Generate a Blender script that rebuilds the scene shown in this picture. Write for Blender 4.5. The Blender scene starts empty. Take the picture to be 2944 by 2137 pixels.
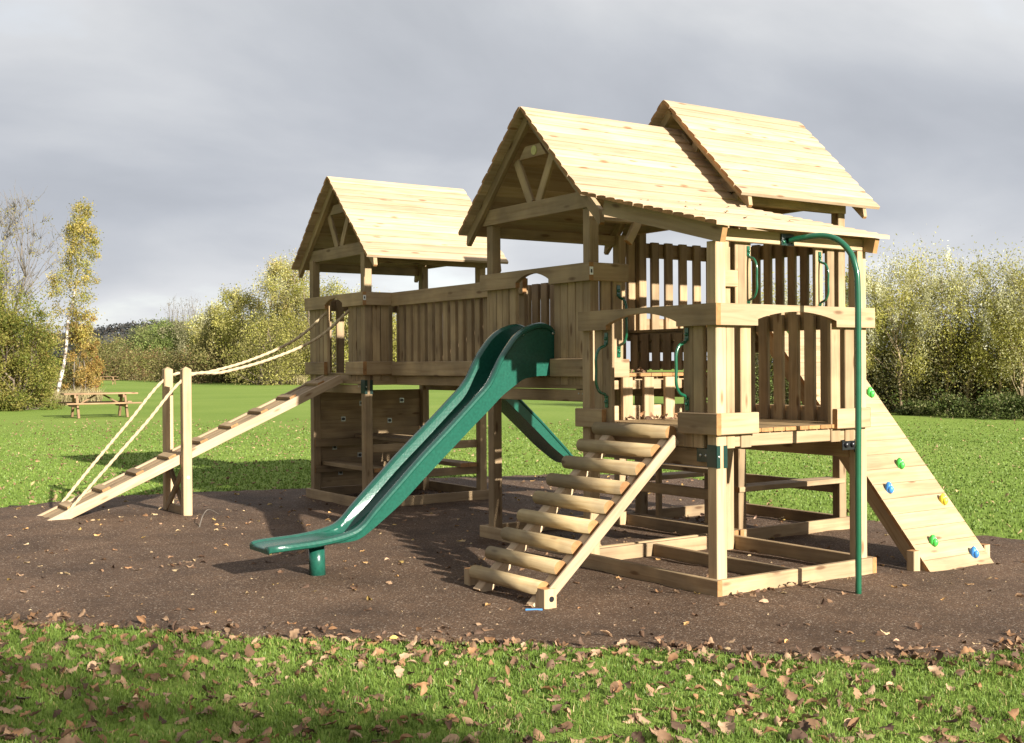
import bpy, math, random
import numpy as np
from mathutils import Vector, Matrix, geometry
random.seed(7); RNG = np.random.default_rng(11)
S = bpy.context.scene
COL = S.collection
R = math.radians
# ------------------------------------------------------------------ camera
cam_d = bpy.data.cameras.new('camera'); cam = bpy.data.objects.new('camera', cam_d); COL.objects.link(cam)
cam_d.sensor_fit = 'HORIZONTAL'; cam_d.sensor_width = 36.0; cam_d.lens = 36.0 * 3368.06 / 2944.0
cam_d.clip_start = 0.05; cam_d.clip_end = 5000
CAMF = Vector((0.56498154, 0.82508969, -0.0047815)); CAMR = Vector((0.82506326, -0.56500173, -0.0066079)); CAMU = CAMR.cross(CAMF)
cam.matrix_world = Matrix(((CAMR.x, CAMU.x, -CAMF.x, -5.6518), (CAMR.y, CAMU.y, -CAMF.y, -5.7924), (CAMR.z, CAMU.z, -CAMF.z, 1.6), (0, 0, 0, 1)))
S.camera = cam
CX, CY, CZ = -5.6518, -5.7924, 1.6
# ------------------------------------------------------------------ light and exposure
SUN = Vector((0.075, -1.0, 0.385)).normalized()           # towards the sun
S.view_settings.view_transform = 'Standard'; S.view_settings.look = 'None'
S.view_settings.gamma = 1.0; S.view_settings.exposure = 1.36
try: S.view_settings.use_curve_mapping = False
except Exception: pass
sl = bpy.data.lights.new('sun', 'SUN'); so = bpy.data.objects.new('sun', sl); COL.objects.link(so)
sl.energy = 5.0; sl.angle = R(0.6); sl.color = (1.0, 0.95, 0.85)
so.rotation_euler = SUN.to_track_quat('Z', 'Y').to_euler(); so.location = (3, -20, 12)

def nt_helper(nt):
    def N(t, **kw):
        n = nt.nodes.new(t)
        for k, v in kw.items():
            if k.startswith('i_'):
                key = k[2:]
                key = int(key) if key.isdigit() else key.replace('_', ' ')
                n.inputs[key].default_value = v
            else: setattr(n, k, v)
        return n
    def L(a, b): nt.links.new(a, b)
    return N, L
def ramp(N, pts, interp='LINEAR'):
    r = N('ShaderNodeValToRGB'); cr = r.color_ramp; cr.interpolation = interp
    while len(cr.elements) > 1: cr.elements.remove(cr.elements[0])
    cr.elements[0].position = pts[0][0]; cr.elements[0].color = (*pts[0][1], 1)
    for p, c in pts[1:]:
        e = cr.elements.new(p); e.color = (*c, 1)
    return r
def mixc(N, L, fac, a, b, blend='MIX'):
    m = N('ShaderNodeMix', data_type='RGBA', blend_type=blend)
    for s, v in ((m.inputs[0], fac), (m.inputs[6], a), (m.inputs[7], b)):
        if hasattr(v, 'is_output'): L(v, s)
        elif isinstance(v, (int, float)): s.default_value = v
        else: s.default_value = (*v, 1)
    return m.outputs[2]
def math_(N, L, op, a, b=None, clamp=False):
    m = N('ShaderNodeMath', operation=op, use_clamp=clamp)
    for s, v in ((m.inputs[0], a), (m.inputs[1], b)):
        if v is None: continue
        if hasattr(v, 'is_output'): L(v, s)
        else: s.default_value = v
    return m.outputs[0]

W = bpy.data.worlds.new('World'); S.world = W; W.use_nodes = True
nt = W.node_tree; nt.nodes.clear(); N, L = nt_helper(nt)
sky = N('ShaderNodeTexSky', sky_type='NISHITA', sun_disc=False)
sky.sun_elevation = math.asin(SUN.z); sky.sun_rotation = math.atan2(SUN.x, SUN.y)
tc = N('ShaderNodeTexCoord'); sep = N('ShaderNodeSeparateXYZ'); L(tc.outputs['Generated'], sep.inputs[0])
zc = math_(N, L, 'MAXIMUM', sep.outputs[2], 0.0)
den = math_(N, L, 'ADD', zc, 0.34)
com = N('ShaderNodeCombineXYZ')
L(math_(N, L, 'DIVIDE', sep.outputs[0], den), com.inputs[0]); L(math_(N, L, 'DIVIDE', sep.outputs[1], den), com.inputs[1])
mp = N('ShaderNodeMapping'); L(com.outputs[0], mp.inputs[0])
mp.inputs['Rotation'].default_value = (0, 0, R(20)); mp.inputs['Scale'].default_value = (0.9, 1.15, 1); mp.inputs['Location'].default_value = (3.1, 0.4, 0)
n1 = N('ShaderNodeTexNoise', i_Scale=1.7, i_Detail=8.0, i_Roughness=0.50, i_Distortion=0.25); L(mp.outputs[0], n1.inputs['Vector'])
n2 = N('ShaderNodeTexNoise', i_Scale=0.55, i_Detail=4.0, i_Roughness=0.5, i_Distortion=0.2); L(mp.outputs[0], n2.inputs['Vector'])
cl = math_(N, L, 'ADD', math_(N, L, 'MULTIPLY', n1.outputs[0], 0.62), math_(N, L, 'MULTIPLY', n2.outputs[0], 0.38))
cr = ramp(N, [(0.36, (2.1, 2.19, 2.36)), (0.45, (2.5, 2.58, 2.74)), (0.52, (2.95, 3.0, 3.1)), (0.58, (3.4, 3.43, 3.47)), (0.68, (4.6, 4.6, 4.55))])
L(cl, cr.inputs[0])
hor = math_(N, L, 'POWER', math_(N, L, 'SUBTRACT', 1.0, zc, clamp=True), 12.0)
c1 = mixc(N, L, math_(N, L, 'MULTIPLY', hor, 0.5), cr.outputs[0], (3.75, 3.82, 3.95))
brk = ramp(N, [(0.60, (0, 0, 0)), (0.72, (1, 1, 1))]); L(n1.outputs[0], brk.inputs[0])
c2 = mixc(N, L, math_(N, L, 'MULTIPLY', brk.outputs[0], 0.2), c1, sky.outputs[0])
vg = ramp(N, [(0.0, (0.98, 0.98, 0.98)), (0.055, (0.95, 0.955, 0.965)), (0.12, (0.84, 0.86, 0.895)), (0.22, (0.89, 0.905, 0.93)), (0.36, (1.05, 1.05, 1.04)), (1.0, (1.0, 1.0, 1.0))]); L(zc, vg.inputs[0])
c2 = mixc(N, L, 1.0, c2, vg.outputs[0], 'MULTIPLY')
fill_cut = math_(N, L, 'SUBTRACT', 1.0, math_(N, L, 'MULTIPLY', math_(N, L, 'MULTIPLY', sep.outputs[0], -1.5, clamp=True), 0.24))   # sky dimmed towards -X, out of view, added to lower the fill light
c2 = mixc(N, L, 1.0, c2, fill_cut, 'MULTIPLY')
bg = N('ShaderNodeBackground', i_Strength=0.094); L(c2, bg.inputs[0])
ow = N('ShaderNodeOutputWorld'); L(bg.outputs[0], ow.inputs[0])

# ------------------------------------------------------------------ materials
def new_mat(name):
    m = bpy.data.materials.new(name); m.use_nodes = True
    nt = m.node_tree; nt.nodes.clear(); N, L = nt_helper(nt)
    out = N('ShaderNodeOutputMaterial'); p = N('ShaderNodeBsdfPrincipled'); L(p.outputs[0], out.inputs[0])
    return m, N, L, p, out
def wood_mat(name, light, dark, knot, rough=0.72, var=0.22, stain=0.3):
    m, N, L, p, out = new_mat(name)
    at = N('ShaderNodeAttribute', attribute_name='bco'); rd = N('ShaderNodeAttribute', attribute_name='brd')
    mp = N('ShaderNodeMapping'); mp.inputs['Scale'].default_value = (1.6, 26, 26); L(at.outputs['Vector'], mp.inputs[0])
    g = N('ShaderNodeTexNoise', i_Scale=1.0, i_Detail=5.0, i_Roughness=0.55, i_Distortion=0.7); L(mp.outputs[0], g.inputs['Vector'])
    mp2 = N('ShaderNodeMapping'); mp2.inputs['Scale'].default_value = (2.4, 8.5, 8.5); L(at.outputs['Vector'], mp2.inputs[0])
    v = N('ShaderNodeTexVoronoi', i_Scale=1.0); L(mp2.outputs[0], v.inputs['Vector'])
    kr = ramp(N, [(0.08, (1, 1, 1)), (0.17, (0, 0, 0))]); L(v.outputs['Distance'], kr.inputs[0])
    n3 = N('ShaderNodeTexNoise', i_Scale=3.0, i_Detail=3.0); L(at.outputs['Vector'], n3.inputs['Vector'])
    gr = ramp(N, [(0.30, dark), (0.48, tuple((a * 0.6 + b * 0.4) for a, b in zip(light, dark))), (0.62, light)]); L(g.outputs[0], gr.inputs[0])
    c = mixc(N, L, math_(N, L, 'MULTIPLY', kr.outputs[0], 0.75), gr.outputs[0], knot)
    sr = ramp(N, [(0.35, (1, 1, 1)), (0.62, (1 - stain, 1 - stain, 1 - stain * 0.9))]); L(n3.outputs[0], sr.inputs[0])
    c = mixc(N, L, 1.0, c, sr.outputs[0], 'MULTIPLY')
    vr = ramp(N, [(0.0, (1 - var, 1 - var * 1.05, 1 - var * 1.1)), (1.0, (1 + var * 0.45, 1 + var * 0.42, 1 + var * 0.3))]); L(rd.outputs['Fac'], vr.inputs[0])
    c = mixc(N, L, 1.0, c, vr.outputs[0], 'MULTIPLY')
    L(c, p.inputs['Base Color']); p.inputs['Roughness'].default_value = rough
    p.inputs['Specular IOR Level'].default_value = 0.3
    b = N('ShaderNodeBump', i_Strength=0.25, i_Distance=0.004); L(g.outputs[0], b.inputs['Height']); L(b.outputs[0], p.inputs['Normal'])
    return m
def flat_mat(name, col, rough=0.5, metal=0.0, coat=0.0, noise=0.0, nscale=20, bump=0.0):
    m, N, L, p, out = new_mat(name)
    p.inputs['Roughness'].default_value = rough; p.inputs['Metallic'].default_value = metal
    if coat: p.inputs['Coat Weight'].default_value = coat; p.inputs['Coat Roughness'].default_value = 0.15
    tcn = N('ShaderNodeTexCoord'); n = N('ShaderNodeTexNoise', i_Scale=float(nscale), i_Detail=5.0); L(tcn.outputs['Object'], n.inputs['Vector'])
    r = ramp(N, [(0.3, tuple(x * (1 - noise) for x in col)), (0.7, tuple(x * (1 + noise) for x in col))]); L(n.outputs[0], r.inputs[0])
    L(r.outputs[0], p.inputs['Base Color'])
    if bump:
        b = N('ShaderNodeBump', i_Strength=bump, i_Distance=0.004); L(n.outputs[0], b.inputs['Height']); L(b.outputs[0], p.inputs['Normal'])
    return m
M = {}
M['wood'] = wood_mat('treated_pine', (0.42, 0.302, 0.172), (0.31, 0.206, 0.108), (0.12, 0.054, 0.02), var=0.27)
M['pale'] = wood_mat('sunlit_pine', (0.46, 0.335, 0.20), (0.35, 0.236, 0.125), (0.14, 0.062, 0.024), var=0.22, stain=0.16)  # treated pine lightened for the sunlit timbers, sunlight put into the colour
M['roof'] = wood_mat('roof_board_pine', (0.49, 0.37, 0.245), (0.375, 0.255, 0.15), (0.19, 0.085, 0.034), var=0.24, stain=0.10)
M['end'] = wood_mat('end_grain', (0.42, 0.22, 0.085), (0.32, 0.155, 0.055), (0.25, 0.11, 0.04), var=0.2)
M['log'] = wood_mat('peeled_log', (0.50, 0.38, 0.21), (0.37, 0.25, 0.115), (0.14, 0.065, 0.024), var=0.22, stain=0.4, rough=0.6)
M['deck'] = wood_mat('deck_board', (0.36, 0.25, 0.125), (0.23, 0.15, 0.07), (0.1, 0.05, 0.02), stain=0.35)
M['table'] = wood_mat('weathered_table', (0.34, 0.215, 0.115), (0.23, 0.135, 0.07), (0.1, 0.05, 0.02))
M['slide'] = flat_mat('green_moulded_plastic', (0.011, 0.074, 0.050), 0.25, coat=0.0, noise=0.16, nscale=45, bump=0.25)
M['gmetal'] = flat_mat('green_painted_steel', (0.008, 0.082, 0.040), 0.25, coat=0.5, noise=0.08)
M['bracket'] = flat_mat('dark_green_steel', (0.006, 0.028, 0.022), 0.35, noise=0.1)
M['steel'] = flat_mat('zinc_bolt', (0.45, 0.45, 0.43), 0.35, metal=0.8)
M['black'] = flat_mat('black_plastic', (0.012, 0.012, 0.014), 0.3)
M['rope'] = flat_mat('hemp_rope', (0.44, 0.335, 0.20), 0.9, noise=0.2, nscale=120)
M['hold_green'] = flat_mat('green_resin', (0.05, 0.42, 0.06), 0.45, noise=0.2)
M['hold_blue'] = flat_mat('blue_resin', (0.04, 0.20, 0.52), 0.45, noise=0.2)
M['hold_yellow'] = flat_mat('yellow_resin', (0.62, 0.52, 0.04), 0.45, noise=0.2)
M['tag'] = flat_mat('white_tag', (0.75, 0.75, 0.72), 0.4)
M['pen'] = flat_mat('blue_plastic_strip', (0.07, 0.24, 0.52), 0.35)
M['badge'] = flat_mat('pale_badge', (0.48, 0.44, 0.17), 0.6, noise=0.15)

def foliage_mat(name, transl=0.35, rough=0.6):
    m = bpy.data.materials.new(name); m.use_nodes = True
    nt = m.node_tree; nt.nodes.clear(); N, L = nt_helper(nt)
    out = N('ShaderNodeOutputMaterial'); at = N('ShaderNodeAttribute', attribute_name='lc')
    d = N('ShaderNodeBsdfPrincipled'); d.inputs['Roughness'].default_value = rough; d.inputs['Specular IOR Level'].default_value = 0.25
    t = N('ShaderNodeBsdfTranslucent'); mx = N('ShaderNodeMixShader', i_0=transl)
    L(at.outputs['Color'], d.inputs['Base Color']); L(at.outputs['Color'], t.inputs['Color'])
    L(d.outputs[0], mx.inputs[1]); L(t.outputs[0], mx.inputs[2]); L(mx.outputs[0], out.inputs[0])
    return m
M['leaf'] = foliage_mat('tree_foliage', 0.48); M['blade'] = foliage_mat('grass_blades', 0.3, 0.5); M['dry'] = foliage_mat('dry_leaves', 0.15, 0.7)
def bark_mat(name, a, b, sc):
    m, N, L, p, out = new_mat(name)
    tcn = N('ShaderNodeTexCoord'); mp = N('ShaderNodeMapping'); mp.inputs['Scale'].default_value = sc; L(tcn.outputs['Object'], mp.inputs[0])
    n = N('ShaderNodeTexNoise', i_Scale=1.0, i_Detail=5.0); L(mp.outputs[0], n.inputs['Vector'])
    r = ramp(N, [(0.40, a), (0.56, b)]); L(n.outputs[0], r.inputs[0]); L(r.outputs[0], p.inputs['Base Color']); p.inputs['Roughness'].default_value = 0.85
    return m
M['bark'] = bark_mat('brown_bark', (0.06, 0.042, 0.028), (0.16, 0.12, 0.085), (6, 6, 1.5))
M['birch'] = bark_mat('birch_bark', (0.10, 0.07, 0.05), (0.62, 0.56, 0.50), (3, 3, 4))
M['palebark'] = bark_mat('pale_willow_bark', (0.14, 0.10, 0.06), (0.34, 0.25, 0.15), (4, 4, 2))
M['twig'] = bark_mat('twig_bark', (0.09, 0.075, 0.06), (0.17, 0.14, 0.11), (6, 6, 2))

def ground_mats():
    m, N, L, p, out = new_mat('lawn_soil')
    tcn = N('ShaderNodeTexCoord')
    a = N('ShaderNodeTexNoise', i_Scale=0.09, i_Detail=7.0, i_Roughness=0.68); L(tcn.outputs['Object'], a.inputs['Vector'])
    b = N('ShaderNodeTexNoise', i_Scale=9.0, i_Detail=6.0, i_Roughness=0.7); L(tcn.outputs['Object'], b.inputs['Vector'])
    c = N('ShaderNodeTexNoise', i_Scale=60.0, i_Detail=3.0, i_Roughness=0.7); L(tcn.outputs['Object'], c.inputs['Vector'])
    s = math_(N, L, 'ADD', math_(N, L, 'MULTIPLY', a.outputs[0], 0.4), math_(N, L, 'ADD', math_(N, L, 'MULTIPLY', b.outputs[0], 0.35), math_(N, L, 'MULTIPLY', c.outputs[0], 0.25)))
    r = ramp(N, [(0.36, (0.092, 0.145, 0.020)), (0.45, (0.138, 0.205, 0.034)), (0.55, (0.185, 0.248, 0.050)), (0.65, (0.24, 0.27, 0.08))]); L(s, r.inputs[0])
    L(r.outputs[0], p.inputs['Base Color']); p.inputs['Roughness'].default_value = 0.9; p.inputs['Specular IOR Level'].default_value = 0.1
    bm = N('ShaderNodeBump', i_Strength=0.7, i_Distance=0.03); L(s, bm.inputs['Height']); L(bm.outputs[0], p.inputs['Normal'])
    M['lawn'] = m
    m, N, L, p, out = new_mat('rubber_mulch')
    tcn = N('ShaderNodeTexCoord')
    v = N('ShaderNodeTexVoronoi', i_Scale=120.0); L(tcn.outputs['Object'], v.inputs['Vector'])
    f = N('ShaderNodeTexNoise', i_Scale=150.0, i_Detail=3.0, i_Roughness=0.7); L(tcn.outputs['Object'], f.inputs['Vector'])
    g = N('ShaderNodeTexNoise', i_Scale=1.1, i_Detail=6.0, i_Roughness=0.62); L(tcn.outputs['Object'], g.inputs['Vector'])
    sc = N('ShaderNodeSeparateColor'); L(v.outputs['Color'], sc.inputs[0])
    r = ramp(N, [(0.0, (0.070, 0.043, 0.028)), (0.45, (0.102, 0.066, 0.043)), (0.78, (0.135, 0.085, 0.054)), (0.92, (0.17, 0.115, 0.078)), (1.0, (0.36, 0.30, 0.24))]); L(sc.outputs[0], r.inputs[0])
    fr = ramp(N, [(0.3, (0.65, 0.65, 0.65)), (0.7, (1.25, 1.22, 1.2))]); L(f.outputs[0], fr.inputs[0])
    c = mixc(N, L, 1.0, r.outputs[0], fr.outputs[0], 'MULTIPLY')
    gr = ramp(N, [(0.34, (0.66, 0.66, 0.67)), (0.66, (1.25, 1.22, 1.18))]); L(g.outputs[0], gr.inputs[0])
    c = mixc(N, L, 1.0, c, gr.outputs[0], 'MULTIPLY'); L(c, p.inputs['Base Color'])
    p.inputs['Roughness'].default_value = 0.75; p.inputs['Specular IOR Level'].default_value = 0.16
    h = math_(N, L, 'ADD', math_(N, L, 'MULTIPLY', sc.outputs[1], 0.7), math_(N, L, 'MULTIPLY', f.outputs[0], 0.6))
    bm = N('ShaderNodeBump', i_Strength=0.8, i_Distance=0.012); L(h, bm.inputs['Height']); L(bm.outputs[0], p.inputs['Normal'])
    M['mulch'] = m
    m, N, L, p, out = new_mat('wooded_hill')
    tcn = N('ShaderNodeTexCoord'); a = N('ShaderNodeTexNoise', i_Scale=0.06, i_Detail=8.0, i_Roughness=0.7); L(tcn.outputs['Object'], a.inputs['Vector'])
    r = ramp(N, [(0.35, (0.045, 0.05, 0.052)), (0.65, (0.085, 0.08, 0.07))]); L(a.outputs[0], r.inputs[0]); L(r.outputs[0], p.inputs['Base Color']); p.inputs['Roughness'].default_value = 1.0
    M['hill'] = m
ground_mats()

# ------------------------------------------------------------------ helpers
V = lambda *a: Vector(a)
def tag(o, label=None, cat=None, group=None, kind=None):
    if label: o['label'] = label
    if cat: o['category'] = cat
    if group: o['group'] = group
    if kind: o['kind'] = kind
    return o
def empty(name, loc, label=None, cat=None, group=None, rz=0.0):
    o = bpy.data.objects.new(name, None); COL.objects.link(o); o.location = loc; o.rotation_euler = (0, 0, rz)
    o.empty_display_size = 0.2
    return tag(o, label, cat, group)
def origin_of(o):
    p = Vector((0, 0, 0))
    while o is not None: p += o.location; o = o.parent
    return p
class MB:
    """collects boards, rods, tubes and prisms of ONE part and links them as one mesh"""
    def __init__(s): s.v = []; s.f = []; s.m = []; s.sm = []; s.co = []; s.rn = []
    def add(s, vs, fs, ms, co, smooth=False, rnd=None):
        b = len(s.v); off = Vector((random.uniform(0, 50), random.uniform(0, 50), random.uniform(0, 50))); r = random.random() if rnd is None else rnd
        for a in vs: s.v.append(tuple(a)); s.rn.append(r)
        for c in co: s.co.append((c[0] + off.x, c[1] + off.y, c[2] + off.z))
        for i, f in enumerate(fs): s.f.append([b + k for k in f]); s.m.append(ms[i]); s.sm.append(smooth if isinstance(smooth, bool) else smooth[i])
        return s
    def board(s, a, b, w, t, wdir, ch=0.004, rnd=None, prof=None):
        a = Vector(a); b = Vector(b); d = (b - a); Ln = d.length; d.normalize(); wd = Vector(wdir); wd = (wd - d * wd.dot(d)).normalized(); td = d.cross(wd)
        if prof is None:
            hw, ht = w / 2, t / 2; c = min(ch, hw * .4, ht * .4)
            prof = [(-hw + c, -ht), (hw - c, -ht), (hw, -ht + c), (hw, ht - c), (hw - c, ht), (-hw + c, ht), (-hw, ht - c), (-hw, -ht + c)]
        n = len(prof); vs = []; co = []
        for q, u in ((a, 0), (b, Ln)):
            for (x, y) in prof: vs.append(q + wd * x + td * y); co.append((u, x, y))
        fs = [[i, (i + 1) % n, n + (i + 1) % n, n + i] for i in range(n)]; ms = [0] * n
        fs += [list(range(n - 1, -1, -1)), list(range(n, 2 * n))]; ms += [1, 1]
        return s.add(vs, fs, ms, co, False, rnd)
    def box(s, x0, x1, y0, y1, z0, z1, ch=0.004, rnd=None):
        dx, dy, dz = x1 - x0, y1 - y0, z1 - z0; cx, cy, cz = (x0 + x1) / 2, (y0 + y1) / 2, (z0 + z1) / 2
        if dx >= dy and dx >= dz: return s.board((x0, cy, cz), (x1, cy, cz), dy, dz, (0, 1, 0), ch, rnd)
        if dy >= dx and dy >= dz: return s.board((cx, y0, cz), (cx, y1, cz), dx, dz, (1, 0, 0), ch, rnd)
        return s.board((cx, cy, z0), (cx, cy, z1), dx, dy, (1, 0, 0), ch, rnd)
    def rod(s, a, b, r, n=16, r2=None):
        a = Vector(a); b = Vector(b); d = (b - a); Ln = d.length; d.normalize(); x = d.orthogonal().normalized(); y = d.cross(x); r2 = r if r2 is None else r2
        vs = []; co = []
        for q, u, rr in ((a, 0, r), (b, Ln, r2)):
            for i in range(n):
                t = 2 * math.pi * i / n; vs.append(q + x * math.cos(t) * rr + y * math.sin(t) * rr); co.append((u, math.cos(t) * rr, math.sin(t) * rr))
        fs = [[i, (i + 1) % n, n + (i + 1) % n, n + i] for i in range(n)] + [list(range(n - 1, -1, -1)), list(range(n, 2 * n))]
        return s.add(vs, fs, [0] * n + [1, 1], co, [True] * n + [False, False])
    def tube(s, path, r, n=10, lobes=0, twist=0.0, depth=0.0):
        P = [Vector(p) for p in path]; k = len(P); vs = []; co = []; rr = r if isinstance(r, (list, tuple)) else [r] * k
        up = None; dist = 0
        for i, p in enumerate(P):
            t = (P[min(i + 1, k - 1)] - P[max(i - 1, 0)]).normalized()
            x = t.orthogonal().normalized() if up is None else (up - t * up.dot(t)).normalized()
            up = x; y = t.cross(x)
            if i: dist += (p - P[i - 1]).length
            for j in range(n):
                a = 2 * math.pi * j / n; q = rr[i] * (1 + depth * math.cos(lobes * a + twist * dist)) if lobes else rr[i]
                vs.append(p + x * math.cos(a) * q + y * math.sin(a) * q); co.append((dist, math.cos(a) * q, math.sin(a) * q))
        fs = [[i * n + j, i * n + (j + 1) % n, (i + 1) * n + (j + 1) % n, (i + 1) * n + j] for i in range(k - 1) for j in range(n)]
        ms = [0] * len(fs); sm = [True] * len(fs)
        fs += [list(range(n - 1, -1, -1)), list(range((k - 1) * n, k * n))]; ms += [1, 1]; sm += [False, False]
        return s.add(vs, fs, ms, co, sm)
    def prism(s, poly, o, e1, e2, e3, th):
        """poly in (e1,e2) from o, extruded th along e3; e1 is the grain"""
        o = Vector(o); e1 = Vector(e1); e2 = Vector(e2); e3 = Vector(e3); n = len(poly); vs = []; co = []
        for h in (0, th):
            for (a, b) in poly: vs.append(o + e1 * a + e2 * b + e3 * h); co.append((a, b, h))
        fs = [list(range(n - 1, -1, -1)), list(range(n, 2 * n))] + [[i, (i + 1) % n, n + (i + 1) % n, n + i] for i in range(n)]
        if e1.cross(e2).dot(e3) < 0: fs = [f[::-1] for f in fs]
        ms = [0, 0]
        for i in range(n):
            a, b = poly[i], poly[(i + 1) % n]; ms.append(1 if abs(a[0] - b[0]) < 0.15 * abs(a[1] - b[1]) else 0)
        return s.add(vs, fs, ms, co)
    def ball(s, c, rx, ry, rz, n=10, m=6, jit=0.0):
        vs = []; co = []
        for i in range(m + 1):
            ph = math.pi * i / m
            for j in range(n):
                t = 2 * math.pi * j / n; k = 1 + random.uniform(-jit, jit)
                p = Vector((rx * math.sin(ph) * math.cos(t) * k, ry * math.sin(ph) * math.sin(t) * k, rz * math.cos(ph) * k)); vs.append(Vector(c) + p); co.append(tuple(p))
        fs = [[i * n + j, (i + 1) * n + j, (i + 1) * n + (j + 1) % n, i * n + (j + 1) % n] for i in range(m) for j in range(n)]
        return s.add(vs, fs, [0] * len(fs), co, True)
    def build(s, name, mats, parent=None, loc=None):
        me = bpy.data.meshes.new(name); o = bpy.data.objects.new(name, me); COL.objects.link(o)
        if parent is not None: o.parent = parent; org = origin_of(parent)
        else: org = Vector(loc or (0, 0, 0)); o.location = org
        me.from_pydata([(a - org.x, b - org.y, c - org.z) for a, b, c in s.v], [], s.f)
        for m in (mats if isinstance(mats, (list, tuple)) else [mats, mats]): me.materials.append(m)
        me.polygons.foreach_set('material_index', s.m); me.polygons.foreach_set('use_smooth', s.sm)
        a = me.attributes.new('bco', 'FLOAT_VECTOR', 'POINT'); a.data.foreach_set('vector', np.array(s.co, dtype=np.float32).ravel())
        a = me.attributes.new('brd', 'FLOAT', 'POINT'); a.data.foreach_set('value', np.array(s.rn, dtype=np.float32))
        me.update()
        return o
WD = lambda k='wood': [M[k], M['end']]
def np_obj(name, verts, faces, mat, cols=None, parent=None, smooth=False):
    """fast mesh from arrays; faces (m,k); cols per vertex (n,3)"""
    me = bpy.data.meshes.new(name); nv = len(verts); m, k = faces.shape
    me.vertices.add(nv); me.vertices.foreach_set('co', np.ascontiguousarray(verts, dtype=np.float32).ravel())
    me.loops.add(m * k); me.loops.foreach_set('vertex_index', np.ascontiguousarray(faces, dtype=np.int32).ravel())
    me.polygons.add(m); me.polygons.foreach_set('loop_start', np.arange(0, m * k, k, dtype=np.int32))
    if cols is not None:
        a = me.attributes.new('lc', 'FLOAT_COLOR', 'POINT'); a.data.foreach_set('color', np.ascontiguousarray(np.c_[cols, np.ones(nv)], dtype=np.float32).ravel())
    if smooth: me.polygons.foreach_set('use_smooth', np.ones(m, dtype=bool))
    me.materials.append(mat); me.update(calc_edges=True); me.validate()
    o = bpy.data.objects.new(name, me); COL.objects.link(o)
    if parent is not None: o.parent = parent
    return o
def gh(x, y):
    """gentle rise and dip of the ground"""
    return 0.085 * np.exp(-((x + 2.7) ** 2 / 1.6 + (y - 6.6) ** 2 / 3.0)) - 0.036 * np.exp(-((x - 2.7) ** 2 / 1.2 + (y + 0.3) ** 2 / 1.2))
def smooth_path(pts, n):
    P = [Vector(p) for p in pts]; P = [P[0] * 2 - P[1]] + P + [P[-1] * 2 - P[-2]]; out = []
    segs = len(P) - 3
    for i in range(segs):
        for k in range(n):
            t = k / n; a, b, c, d = P[i:i + 4]
            out.append(0.5 * ((2 * b) + (c - a) * t + (2 * a - 5 * b + 4 * c - d) * t * t + (3 * b - a - 3 * c + d) * t ** 3))
    out.append(P[-2]); return out
# ------------------------------------------------------------------ ground
def axis_pts(lo, hi, step, far): 
    a = list(np.arange(lo, hi + 1e-6, step)); s = step; x = hi
    while x < far: s *= 1.35; x += s; a.append(x)
    s = step; x = lo
    while x > -far: s *= 1.35; x -= s; a.insert(0, x)
    return np.array(a)
gx = axis_pts(-8, 12, 0.25, 3000); gy = axis_pts(-8, 18, 0.25, 3000)
X, Y = np.meshgrid(gx, gy, indexing='ij'); Z = gh(X, Y) * 1.0
ii = np.arange(len(gx) * len(gy)).reshape(len(gx), len(gy))
F = np.stack([ii[:-1, :-1], ii[1:, :-1], ii[1:, 1:], ii[:-1, 1:]], -1).reshape(-1, 4)
g = np_obj('ground', np.stack([X, Y, Z], -1).reshape(-1, 3), F, M['lawn'], smooth=True); tag(g, kind='structure', label='mown lawn stretching away to the trees', cat='lawn')
front = [(-7.6, 6.2), (-5.3, 3.6), (-4.151, 2.144), (-3.657, 1.589), (-3.267, 1.074), (-2.762, 0.5), (-2.136, -0.029), (-1.699, -0.449), (-1.197, -0.914), (-0.898, -1.285), (-0.564, -1.602), (-0.199, -1.885), (0.149, -1.967), (0.423, -1.99), (1.6, -2.1), (3.0, -1.6), (4.1, -0.9)]
back = [(4.2, 0.0), (4.02, 0.731), (4.067, 2.466), (4.014, 2.95), (3.971, 3.534), (4.734, 4.412), (5.691, 5.842), (5.476, 7.111), (4.66, 7.967), (3.762, 8.267), (2.777, 8.647), (0.826, 8.439), (-0.542, 8.915), (-1.322, 9.014), (-2.247, 8.701), (-2.964, 8.371), (-4.5, 8.3), (-6.8, 7.9)]
poly = []
loop = [Vector((*p, 0)) for p in front + back]
for i in range(len(loop)):
    a, b = loop[i], loop[(i + 1) % len(loop)]; n = max(1, int((b - a).length / 0.07))
    for k in range(n):
        p = a.lerp(b, k / n); poly.append((p.x + random.gauss(0, 0.022), p.y + random.gauss(0, 0.022)))
POLY = np.array(poly)
def in_poly(px, py, P=POLY):
    inside = np.zeros(px.shape, bool); x0, y0 = P[:, 0], P[:, 1]; x1, y1 = np.roll(x0, -1), np.roll(y0, -1)
    for a, b, c, d in zip(x0, y0, x1, y1):
        cond = ((b > py) != (d > py)); xs = (c - a) * (py - b) / ((d - b) if d != b else 1e-9) + a
        inside ^= cond & (px < xs)
    return inside
qx, qy = np.meshgrid(np.arange(-7.5, 5.8, 0.16), np.arange(-2.1, 9.1, 0.16)); qx = qx.ravel() + RNG.normal(0, .03, qx.size); qy = qy.ravel() + RNG.normal(0, .03, qy.size)
k = in_poly(qx, qy); ipts = [Vector((a, b)) for a, b in zip(qx[k], qy[k])]
pts = [Vector(p) for p in poly] + ipts
res = geometry.delaunay_2d_cdt(pts, [], [list(range(len(poly)))], 1, 1e-5)
vv = np.array([(p.x, p.y) for p in res[0]]); zz = gh(vv[:, 0], vv[:, 1]) + 0.010 + np.where(np.arange(len(vv)) < len(poly), -0.004, RNG.uniform(0, 0.014, len(vv)))
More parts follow.
